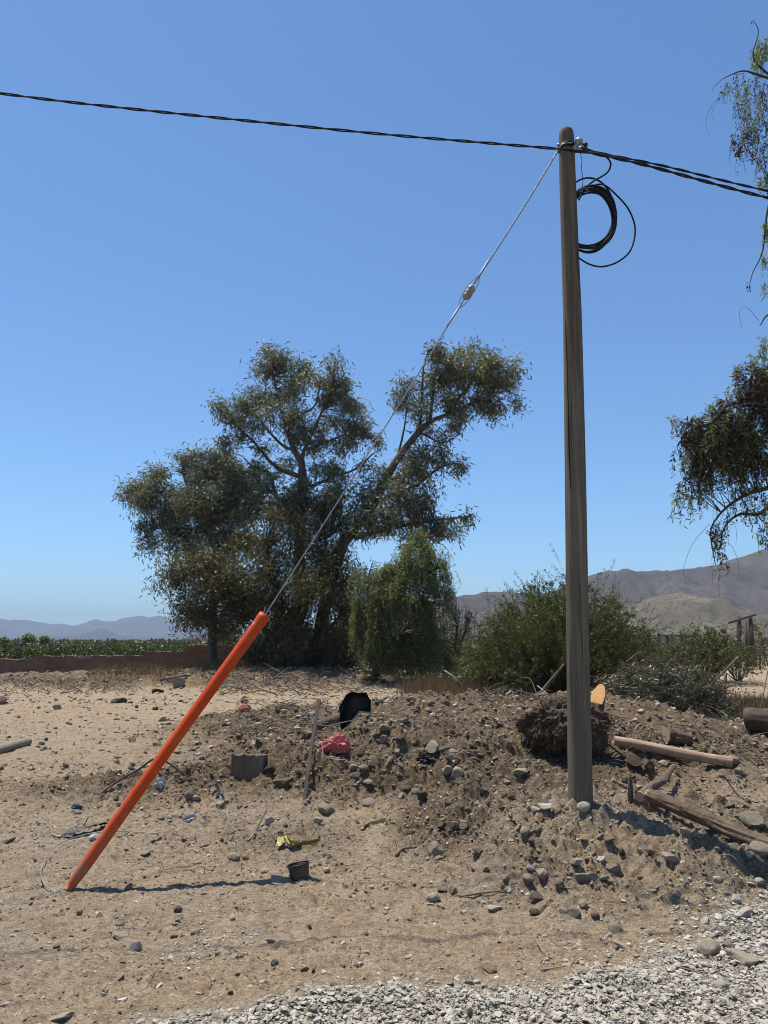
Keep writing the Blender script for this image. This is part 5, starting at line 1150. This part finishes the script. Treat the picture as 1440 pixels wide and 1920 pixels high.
for i, (pts, lab) in enumerate(((((388, 1478, .04), (400, 1472, .07), (412, 1488, .04), (422, 1506, .01)), 'dark strap loop lying on the low bank, uppermost of the tangled straps'), (((396, 1490, .03), (405, 1482, .05), (415, 1500, .02), (420, 1512, .01)), 'dark strap lying in the middle of the tangled straps on the low bank'), (((404, 1496, .02), (414, 1492, .03), (424, 1508, .01)), 'short dark strap lowest in the tangled straps on the low bank'))):
    ribbon('strap', lab, pts, 0.03, plast("grey_green_strap", (0.035, 0.042, 0.04), (0.07, 0.08, 0.075), 0.6), 'strap', 30 + i)
p = G(955, 1492); m = MB(); q = [P(936, 1487, p.y + .0), P(966, 1489, p.y), P(966, 1492, p.y - .08), P(938, 1492, p.y - .08)]
bm = bmesh.new(); vs = [bm.verts.new(v + Vector((0, 0, 0.015 + 0.008 * i))) for i, v in enumerate(q)]; bm.faces.new(vs); bmesh.ops.solidify(bm, geom=bm.faces[:], thickness=0.006)
tag(from_bm('plastic_scrap', bm, plast("mint_plastic", (0.28, 0.45, 0.40), (0.36, 0.52, 0.47), 0.5)), 'flat mint green plastic scrap on the rubble left of the pole', 'scrap')

def timber_block():
    t = thing('timber_block', 'upright dark weathered timber block on the left bank', 'timber block')
    a = G(430, 1457); s = mpp(a.y, a.z + .1); wd, ht, dp = 62 * s, 42 * s, 0.16; nx, nz = 40, 24
    bm = bmesh.new(); bmesh.ops.create_grid(bm, x_segments=nx, y_segments=8, size=0.5)
    rows = []; ux = np.linspace(-0.5, 0.5, nx)
    def prof(u, dq): return ht * (1 + 0.05 * perlin(u * 5 + dq, u * 0, 2) + 0.05 * perlin(u * 19, u * 0 + dq, 4)) + 0.015 * (u + 0.5)
    bm.free(); V = []; yq = np.linspace(0, dp, 6)
    front = [np.stack([ux * wd, np.full(nx, 0.0) + 0.003 * perlin(ux * 9, ux * 0 + 1.4 * z, 6), prof(ux, 0) * z - 0.05 * (1 - z)], 1) for z in np.linspace(0, 1, nz)]
    topr = [np.stack([ux * wd, np.full(nx, y), prof(ux, y * 6)], 1) for y in yq[1:]]
    back = [np.stack([ux * wd, np.full(nx, dp), prof(ux, dp * 6) * z - 0.05 * (1 - z)], 1) for z in np.linspace(1, 0, nz)[1:]]
    R_ = front + topr + back; V = np.concatenate(R_); n = len(R_); i = np.arange(n - 1)[:, None] * nx; j = np.arange(nx - 1)[None]
    Q = np.stack([i + j, i + j + 1, i + nx + j + 1, i + nx + j], -1).reshape(-1, 4)
    # side caps
    nb = nz - 1; T = []
    for e in (0, nx - 1):
        for q in range(nb): 
            f0, f1 = q * nx + e, (q + 1) * nx + e; b0, b1 = (n - 1 - q) * nx + e, (n - 2 - q) * nx + e; T.append((f0, f1, b1, b0) if e == 0 else (f0, b0, b1, f1))
    mt = simple("old_timber", (0.10, 0.070, 0.047), (0.27, 0.20, 0.14), 11, 0.9, 0.8, 60, 0.012, (1, 1, 0.08))
    o = np_mesh('block', V, [Q, np.array(T)], mt, t, False)
    t.location = (a.x + wd / 2, a.y, a.z - 0.02); t.rotation_euler = (R(-3), R(2), R(-8))
timber_block()
def steel_bar():
    t = thing('angle_bar', 'long thin rusty steel angle bar leaning upright left of the red bag', 'steel bar')
    a = G(571, 1500); b = P(599, 1312, a.y + 1.3); ax = (b - a).normalized(); s = ax.cross(Vector((0, 1, 0))).normalized(); f = s.cross(ax)
    mr = simple("rusty_steel", (0.03, 0.023, 0.018), (0.07, 0.054, 0.043), 9, 0.85, 0.3, 40, 0.003); a = a - ax * 0.08
    sec = [(0, 0), (0.03, 0), (0.03, 0.004), (0.004, 0.004), (0.004, 0.03), (0, 0.03)]; V = []; L_ = (b - a).length; n = 12
    for i in range(n):
        c = a + ax * L_ * i / (n - 1) + s * 0.012 * math.sin(i / (n - 1) * 3.1)
        for (u, v) in sec: V.append(c + s * (u - 0.016) - f * (0.016 - v))
    Q = [(i * 6 + j, i * 6 + (j + 1) % 6, i * 6 + 6 + (j + 1) % 6, i * 6 + 6 + j) for i in range(n - 1) for j in range(6)]
    for b0 in (0, (n - 1) * 6): Q += [(b0, b0 + 1, b0 + 2, b0 + 3), (b0, b0 + 3, b0 + 4, b0 + 5)]
    np_mesh('bar', [tuple(v) for v in V], [np.array(Q)], mr, t)
steel_bar()
def black_tub():
    t = thing('black_tub', 'broken black plastic tub lying tipped on top of the rubble heap', 'tub')
    c = G(668, 1372); Y = c.y
    F = [(636, 1326), (648, 1302), (660, 1297), (687, 1299), (697, 1314), (695, 1340), (676, 1336), (664, 1348), (655, 1360), (640, 1370), (637, 1350)]
    inner = [(650, 1335), (656, 1312), (664, 1306), (684, 1307), (690, 1318), (688, 1332), (672, 1328), (662, 1340), (656, 1352), (648, 1360), (648, 1345)]
    V = [P(a, b, Y + 0.05 + 0.25 * (b < 1320) + (0.3 if a < 645 else 0.0)) for a, b in F] + [P(a, b, Y + 0.42) for a, b in inner] + [P(a * 0.8 + 668 * 0.2, b * 0.8 + 1330 * 0.2, Y + 0.5) for a, b in F]
    n = len(F); Q = []
    bm = bmesh.new(); vs = [bm.verts.new(v) for v in V]
    for i in range(n):
        j = (i + 1) % n; bm.faces.new((vs[i], vs[j], vs[n + j], vs[n + i])); bm.faces.new((vs[j], vs[i], vs[2 * n + i], vs[2 * n + j]))
    bm.faces.new([vs[n + i] for i in range(n)]); bm.faces.new([vs[2 * n + i] for i in reversed(range(n))])
    bmesh.ops.triangulate(bm, faces=bm.faces[:]); bmesh.ops.subdivide_edges(bm, edges=bm.edges[:], cuts=3, use_grid_fill=True)
    for v in bm.verts: v.co += Vector((0.012 * float(perlin(v.co.x * 9, v.co.z * 9, 3)), 0.03 * float(perlin(v.co.x * 7, v.co.z * 7, 5)), 0.012 * float(perlin(v.co.z * 8, v.co.x * 8, 7))))
    from_bm('shell', bm, m_blackp, t, False)
black_tub()
def pot():
    t = thing('tin_pot', 'dented dark tin pot sitting on the dirt at the front of the hollow', 'pot')
    c = G(561, 1651); s = mpp(c.y, .1); r = 19.5 * s; h = 27 * s
    prof = [(0.0, 0), (r * 0.82, 0), (r * 0.88, 0.008), (r * 0.93, h * 0.5), (r, h - 0.01), (r * 1.05, h), (r * 1.0, h + 0.003), (r * 0.94, h - 0.012), (r * 0.86, h * 0.4), (r * 0.8, 0.016), (0, 0.014)]
    k = 40; V = []; a = np.arange(k) * 2 * np.pi / k
    for (q, z) in prof:
        w_ = q * (1 + 0.03 * np.cos(2 * a + 0.6) + 0.015 * perlin(np.cos(a) * 2, np.sin(a) * 2 + z * 9, 3)); V.append(np.stack([np.cos(a) * w_, np.sin(a) * w_, np.full(k, z)], 1))
    V = np.concatenate(V); n = len(prof); i = np.arange(n - 1)[:, None] * k; j = np.arange(k)[None]; j2 = (j + 1) % k
    mt = simple("sooty_tin", (0.03, 0.028, 0.024), (0.17, 0.14, 0.10), 7, 0.5, 0.2, 30, 0.003, metal=0.4)
    bd = np_mesh('body', V, [np.stack([i + j, i + j2, i + k + j2, i + k + j], -1).reshape(-1, 4)], mt, t, True)
    m = MB(); q = np.linspace(0, 2 * np.pi, k + 1); m.tube(np.stack([np.cos(q) * r * 1.04, np.sin(q) * r * 1.04 * 0.97, np.full(k + 1, h + 0.002)], 1), 0.004, 6, False); m.build('rim', mt, bd, True)
    t.location = (c.x, c.y + r * 0.9, c.z - 0.012); t.rotation_euler = (R(-8), R(-7), 0.4)
pot()

# ================================================================== stones
HERO = [  # px, py of the foot, width px, material, shape, height factor, label
 (224, 1763, 36, 'stone_buff', 'slab', .8, 'flat buff stone left of the pale angular block on the bare front earth'),
 (252, 1781, 29, 'stone_pale', 'block', .85, 'pale angular block casting a dark shadow on the bare front earth at left'),
 (240, 1667, 17, 'stone_grey', 'block', .9, 'small grey stone at the front edge of the orange guard shadow'),
 (437, 1613, 27, 'stone_buff', 'cobble', .9, 'rounded buff stone left of the yellow tape, larger of a touching pair'),
 (459, 1613, 17, 'stone_grey', 'cobble', .9, 'small grey stone right of the rounded buff stone, smaller of a touching pair'),
 (148, 1716, 15, 'stone', 'block', .9, 'small brown stone below the foot of the orange guard'),
 (104, 1778, 17, 'stone_grey', 'cobble', .8, 'small grey cobble near the left edge on the front earth'),
 (25, 1757, 15, 'stone_pale', 'slab', .9, 'small pale stone by the left edge above the tyre marks'),
 (332, 1711, 17, 'stone_dark', 'block', .9, 'dark brown clod in the middle of the front earth at left'),
 (110, 1915, 48, 'stone_buff', 'slab', .5, 'broad flat buff stone sunk in the earth at the bottom left'),
 (325, 1758, 19, 'stone', 'slab', 1., 'brown wedge-shaped stone right of the pale angular block'),
 (365, 1752, 22, 'stone', 'slab', 1., 'brown stone at the head of the little gravel patch'),
 (435, 1725, 15, 'stone_pale', 'cobble', 1., 'small pale stone in front of the tin pot'),
 (508, 1769, 22, 'stone_pale', 'slab', .7, 'flat whitish stone on the bare earth right of the little gravel patch'),
 (514, 1812, 16, 'stone_grey', 'block', 1., 'grey pitted lump on the bare earth in the bottom middle'),
 (580, 1742, 10, 'stone_grey', 'block', 1., 'small grey chip on the bare earth below the tin pot'),
 (588, 1825, 11, 'stone_dark', 'block', .9, 'small dark chip beside the tyre mark in the bottom middle'),
 (817, 1604, 38, 'stone', 'block', 1., 'tall brown block jutting from the hollow bank with a black shadow below'),
 (828, 1560, 26, 'stone_dark', 'block', .8, 'dark clod perched on the bank above the tall brown block'),
 (852, 1556, 24, 'stone', 'block', .9, 'brown stone on the bank right of the dark perched clod'),
 (897, 1606, 19, 'stone_grey', 'cobble', 1., 'grey cobble on the left slope of the pole mound'),
 (949, 1655, 20, 'stone_grey', 'cobble', 1., 'dark grey rounded cobble leftmost at the foot of the pole mound'),
 (995, 1635, 19, 'stone_pale', 'cobble', .9, 'whitish rounded cobble on the pole mound slope'),
 (991, 1661, 25, 'stone_grey', 'cobble', .9, 'grey oval cobble below the whitish rounded cobble'),
 (1018, 1660, 28, 'stone_buff', 'cobble', 1., 'buff cobble right of the grey oval cobble on the mound'),
 (1051, 1671, 21, 'stone_grey', 'cobble', 1.2, 'upright dark grey cobble in the middle of the mound front'),
 (1049, 1645, 18, 'stone_grey', 'cobble', .9, 'small grey cobble above the upright dark grey cobble'),
 (1102, 1656, 46, 'stone_grey', 'slab', .95, 'large pale grey slab leading the rock cluster on the mound'),
 (1133, 1657, 28, 'stone_grey', 'slab', .9, 'blue-grey wedge touching the right end of the large grey slab'),
 (1084, 1630, 28, 'stone_buff', 'slab', 1., 'buff rock at the upper left of the mound rock cluster'),
 (1127, 1618, 22, 'stone_pale', 'slab', .9, 'pale rock at the top of the mound rock cluster'),
 (1152, 1638, 34, 'stone_buff', 'slab', 1., 'long buff rock at the right of the mound rock cluster'),
 (1169, 1608, 17, 'stone_dark', 'block', 1., 'dark stone in the hole above the mound rock cluster'),
 (1206, 1600, 22, 'stone_grey', 'block', .9, 'grey stone in the small dark hole right of the mound rock cluster'),
 (1262, 1628, 32, 'stone_pale', 'slab', 1., 'pale smooth stone on the right flank of the mound'),
 (1280, 1640, 22, 'stone_red', 'cobble', .9, 'reddish stone just below the pale smooth stone on the right flank'),
 (1202, 1650, 20, 'stone_red', 'cobble', .9, 'reddish-brown stone on the smooth sand of the mound front'),
 (1348, 1652, 20, 'stone_pale', 'cobble', 1., 'pale cobble between the mound and the log shadow'),
 (1427, 1658, 18, 'stone_pale', 'cobble', 1., 'pale cobble at the right edge below the log shadow'),
 (813, 1692, 31, 'stone_buff', 'cobble', 1., 'round buff cobble standing out at the left foot of the mound'),
 (830, 1674, 26, 'stone', 'slab', 1., 'brown slab behind the round buff cobble'),
 (851, 1680, 22, 'stone', 'block', 1.1, 'upright brown stone right of the round buff cobble'),
 (930, 1708, 30, 'stone_pale', 'slab', .8, 'crumbly white lump on the earth in front of the mound'),
 (1008, 1692, 30, 'stone_dark', 'block', .9, 'dark brown clod at the front foot of the mound'),
 (1004, 1716, 22, 'stone_dark', 'cobble', .9, 'dark earthy ball in front of the mound beside a twig'),
 (1078, 1722, 29, 'stone_grey', 'block', .9, 'grey angular rock at the front foot of the mound'),
 (1097, 1705, 22, 'stone_buff', 'block', .9, 'buff angular rock behind the grey angular rock'),
 (1117, 1722, 19, 'stone_red', 'cobble', .8, 'pinkish cobble right of the grey angular rock'),
 (1156, 1746, 32, 'stone', 'cobble', .8, 'brown sunken rock at the edge between mound and gravel'),
 (1335, 1794, 50, 'stone_buff', 'cobble', .9, 'largest rounded beige boulder standing on the gravel'),
 (1325, 1733, 20, 'stone_pale', 'cobble', .9, 'pale oval cobble at the top of the gravel bank'),
 (1402, 1812, 62, 'stone_buff', 'slab', .9, 'broad buff rock on the gravel at the right edge'),
 (1400, 1724, 40, 'stone_pale', 'slab', .8, 'long pale slab on the gravel bank at the right edge'),
 (1372, 1780, 28, 'stone_grey', 'cobble', .9, 'grey cobble between the beige boulder and the broad buff rock'),
 (1356, 1858, 34, 'stone_pale', 'cobble', .9, 'pale cobble on the gravel below the beige boulder'),
 (1262, 1872, 26, 'stone_grey', 'cobble', .8, 'grey cobble on the gravel left of the pale cobble'),
 (985, 1886, 28, 'stone_pale', 'cobble', .8, 'whitish oval cobble on the gravel in the bottom middle'),
 (893, 1918, 26, 'stone_pale', 'cobble', .7, 'pale cobble at the bottom edge of the gravel'),
 (1095, 1828, 36, 'stone_buff', 'cobble', .8, 'buff sunken rock on the inner edge of the gravel'),
 (1170, 1780, 40, 'stone_buff', 'slab', .6, 'flat buff slab where the gravel meets the mound'),
 (916, 1824, 36, 'stone_red', 'slab', .6, 'reddish flat stone at the left end of the gravel edge'),
 (1097, 1533, 27, 'stone_pale', 'cobble', 1.1, 'round pale stone leaning against the foot of the pole'),
 (1040, 1510, 22, 'stone_pale', 'block', .9, 'white block at the back left of the pole foot'),
 (1026, 1527, 30, 'stone_pale', 'slab', 1., 'white slab just left of the pole foot'),
 (1008, 1523, 22, 'stone_pale', 'slab', .9, 'small white slab leftmost by the pole foot'),
 (1009, 1568, 19, 'stone_grey', 'slab', 1., 'dark grey chip on the sand below the white slabs'),
 (1127, 1573, 20, 'stone_grey', 'block', .9, 'dark stone on the sand in front of the pole'),
 (1143, 1588, 28, 'stone', 'slab', .9, 'brown wedge in the sand gully right of the pole'),
 (977, 1466, 33, 'stone_buff', 'slab', .9, 'flat buff stone on the rubble slope left of the pole'),
 (888, 1406, 20, 'stone_dark', 'block', 1.1, 'dark upright stone on the rubble left of the root ball'),
 (1412, 1548, 52, 'stone_grey', 'block', 1., 'big grey boulder at the right edge behind the split log'),
 (1432, 1610, 44, 'stone_grey', 'cobble', .9, 'grey boulder under the split log at the right edge'),
 (1190, 1446, 34, 'stone_dark', 'block', 1., 'dark angular stone below the root ball at right'),
 (1220, 1452, 26, 'stone_dark', 'block', 1., 'dark stone right of the dark angular stone below the root ball'),
 (841, 1463, 26, 'stone_buff', 'block', .9, 'pale buff block with a black shadow below the dark bag'),
 (760, 1485, 17, 'stone_dark', 'block', .9, 'dark stone in the soil slope under the rubble'),
 (681, 1450, 20, 'stone_buff', 'cobble', .9, 'buff stone below the red bag, right one of two'),
 (662, 1446, 20, 'stone', 'cobble', .9, 'brown stone below the red bag, left one of two'),
 (850, 1441, 14, 'stone_pale', 'block', 1., 'small pale stone right of the dark bag'),
 (721, 1396, 17, 'stone', 'block', 1.3, 'upright brown stone on the rubble right of the red bag'),
 (503, 1454, 26, 'stone_dark', 'block', .9, 'dark rock touching the right side of the timber block'),
 (530, 1478, 40, 'stone_dark', 'slab', 1., 'long dark clod sloping down right of the timber block'),
 (596, 1543, 18, 'stone_pale', 'cobble', .9, 'pale egg-shaped stone in the hollow'),
 (503, 1546, 22, 'stone_pale', 'block', .9, 'whitish rough rock behind the curved pale twig'),
 (610, 1528, 40, 'stone', 'cobble', .6, 'large brown stone sunk in the hollow wall'),
 (692, 1510, 34, 'stone', 'cobble', .55, 'second sunken brown stone, right of the first in the hollow wall'),
 (612, 1636, 16, 'stone_pale', 'cobble', .9, 'pale stone right of the tin pot'),
 (494, 1637, 22, 'stone_buff', 'cobble', .7, 'buff sunken stone left of the tin pot'),
 (520, 1658, 40, 'stone_buff', 'slab', .5, 'flat buff rock in front of the tin pot'),
 (103, 1572, 22, 'stone_pale', 'slab', .8, 'flat pale stone left of the black plastic strip'),
 (174, 1577, 22, 'stone_pale', 'cobble', 1., 'pale stone lying against the black plastic strip'),
 (270, 1606, 20, 'stone_buff', 'slab', .9, 'pale flat stone right of the orange guard on sandy ground'),
 (366, 1502, 18, 'stone_buff', 'cobble', .8, 'buff stone in the low bank left of the straps'),
 (185, 1515, 13, 'stone_buff', 'cobble', .9, 'small buff stone right of the teal rag'),
 (366, 1621, 20, 'stone_buff', 'slab', .9, 'buff stone just above the end of the guard shadow'),
 (14, 1580, 22, 'stone', 'slab', .9, 'brown stone at the left edge in front of the round timber'),
 (105, 1330, 16, 'stone', 'block', .9, 'brown rock on the far dirt behind the round timber'),
 (220, 1318, 30, 'stone_dark', 'slab', .9, 'dark flat lump on the far dirt in front of the mud wall'),
 (295, 1300, 28, 'stone_dark', 'slab', .9, 'dark rock beside the dry grass in front of the mud wall'),
 (332, 1290, 28, 'stone', 'block', .9, 'brown rock left of the orange guard near the tree shade'),
]
for (px, py, wpx, mt, kd, hz, lab) in HERO:
    g = G(px, py); wd = wpx * mpp(g.y, g.z); place_rock(g.x, g.y + wd * 0.3, wd, mt, kd, lab, None, hz, 0.27 if hz > 0.7 else 0.34)
# further stones of each area share one label per area
ZONES = [  # n, px range, py range, size px range, mats, label, group
 (46, (560, 1010), (1308, 1400), (10, 24), ['stone', 'stone_buff', 'stone_dark', 'stone'], 'brownish rubble stone scattered over the back of the rubble heap', 'stones on the back of the rubble heap'),
 (44, (640, 1040), (1400, 1510), (11, 26), ['stone', 'stone_buff', 'stone_dark', 'stone_grey'], 'brownish rubble stone on the slope facing the hollow left of the pole', 'stones on the rubble slope'),
 (18, (440, 640), (1318, 1388), (9, 20), ['stone', 'stone_dark', 'stone_buff'], 'brown stone among twigs in the small far rubble bank left of the black tub', 'stones in the far rubble bank'),
 (20, (200, 480), (1462, 1545), (9, 17), ['stone', 'stone_buff', 'stone_dark'], 'small stone in the low dug bank behind the orange guard', 'stones in the low bank'),
 (16, (820, 1020), (1550, 1700), (9, 18), ['stone_grey', 'stone', 'stone_buff'], 'small stone on the left flank of the pole mound', 'stones on the pole mound flank'),
 (16, (1220, 1440), (1600, 1710), (10, 20), ['stone_pale', 'stone_grey', 'stone_buff'], 'small stone strewn between the pole mound and the gravel at right', 'stones strewn at right'),
 (24, (1130, 1440), (1420, 1500), (9, 22), ['stone', 'stone_buff', 'stone_dark'], 'small stone on the flat dirt right of the pole', 'stones right of the pole'),
 (16, (0, 400), (1310, 1400), (7, 15), ['stone', 'stone_dark', 'stone_buff'], 'small stone scattered on the far left dirt in front of the mud wall', 'stones on the far dirt'),
]
for (n, xr, yr, sr, mats, lab, grp) in ZONES:
    for _ in range(int(n * 0.85)):
        g = G(random.uniform(*xr), random.uniform(*yr)); wd = (sr[0] + (sr[1] * 1.25 - sr[0]) * random.random() ** 2.2) * mpp(g.y, g.z)
        place_rock(g.x, g.y, wd, random.choice(mats), random.choice(['cobble', 'slab', 'block', 'block']), lab, grp, None, random.uniform(0.25, 0.48))

# uncountable small stones
def scatter_world(n, xr, yr, fan=None):
    x = rng.uniform(*xr, n); y = rng.uniform(*yr, n)
    if fan is not None: k = np.abs(x) < y * fan + 0.5; x, y = x[k], y[k]
    return x, y
def psize(n, a, b, p=2.2):
    u = rng.random(n); return (a ** (1 - p) + u * (b ** (1 - p) - a ** (1 - p))) ** (1 / (1 - p))
# pebbles on bare earth near
x, y = scatter_world(240000, (-6, 6), (3.2, 10.5), 0.62); k = (rng.random(len(x)) < 0.36 + 0.64 * dug(x, y)) & (y > gravel_edge(x) - 0.1) & ((perlin(x * 1.2, y * 1.2, 71) > -0.35) | (rng.random(len(x)) < 0.3)); x, y = x[k], y[k]
scatter_stones('pebbles', x, y, psize(len(x), 0.006, 0.055, 2.4), M['rubble'], flat=0.8)
x, y = scatter_world(90000, (-6, 6), (5.0, 10.5), 0.62); k = rng.random(len(x)) < dug(x, y) ** 1.3 * sst(-0.35, 0.4, perlin(x * 2.2, y * 2.2, 77) + 0.5 * perlin(x * 5, y * 5, 78)) * (1 - 0.8 * np.clip(gau(x, y, 1.75, 5.8, 0.6, 0.55, 1.0, 1.5), 0, 1)); x, y = x[k], y[k]
scatter_stones('soil_clods', x, y, psize(len(x), 0.010, 0.10), M['clod'], flat=0.85)
x, y = scatter_world(60000, (-13, 13), (9.5, 22), 0.62); k = rng.random(len(x)) < 0.12 + 0.88 * dug(x, y); x, y = x[k], y[k]
scatter_stones('rubble_stones', x, y, psize(len(x), 0.025, 0.16), M['rubble'], flat=0.8)
x, y = scatter_world(14000, (-18, 14), (20, 34), 0.62); k = rng.random(len(x)) < 0.25 + 0.75 * dug(x, y); x, y = x[k], y[k]
scatter_stones('far_stones', x, y, psize(len(x), 0.05, 0.26), M['rubble'], flat=0.7)
# gravel bed
x, y = scatter_world(150000, (-2.6, 4.0), (2.9, 6.3), None)
e = gravel_edge(x); dd = y - e
fr = np.where(x > 0.9, 0.17, 0.06)
k = (np.abs(x) < y * 0.62 + 0.55) & (dd < 0.7) & (rng.random(len(x)) < np.where(dd < -0.15, 1.0, np.exp(-(dd + 0.15) / fr)))
x, y, dd = x[k], y[k], dd[k]
scatter_stones('gravel', x, y, psize(len(x), 0.010, 0.055, 2.5), M['gravel'], flat=0.62, extra_z=np.where(dd < -0.1, rng.random(len(x)) * 0.014, 0))
# little gravel patch and a loose fringe
g0 = G(380, 1785); n = 520; x = g0.x + rng.normal(size=n) * 0.16; y = g0.y + rng.normal(size=n) * 0.16 + (x - g0.x) * 0.4
scatter_stones('gravel_patch', x, y, psize(n, 0.010, 0.026), M['gravel'], flat=0.8)
#@@HAZE
# ------------------------------------------------------------------ haze
def haze():
    m = MB(); m.box((0, 0, 168), (19000, 19000, 344))
    o = m.build('haze', None); k = bpy.data.materials.new("haze_air"); k.use_nodes = True; t = k.node_tree; t.nodes.clear()
    out = t.nodes.new('ShaderNodeOutputMaterial'); v = t.nodes.new('ShaderNodeVolumePrincipled')
    v.inputs['Color'].default_value = (0.49, 0.635, 0.83, 1); v.inputs['Density'].default_value = 1.6e-4; v.inputs['Anisotropy'].default_value = 0.0
    t.links.new(v.outputs[0], out.inputs['Volume']); o.data.materials.append(k); tag(o, kind='stuff')
haze()
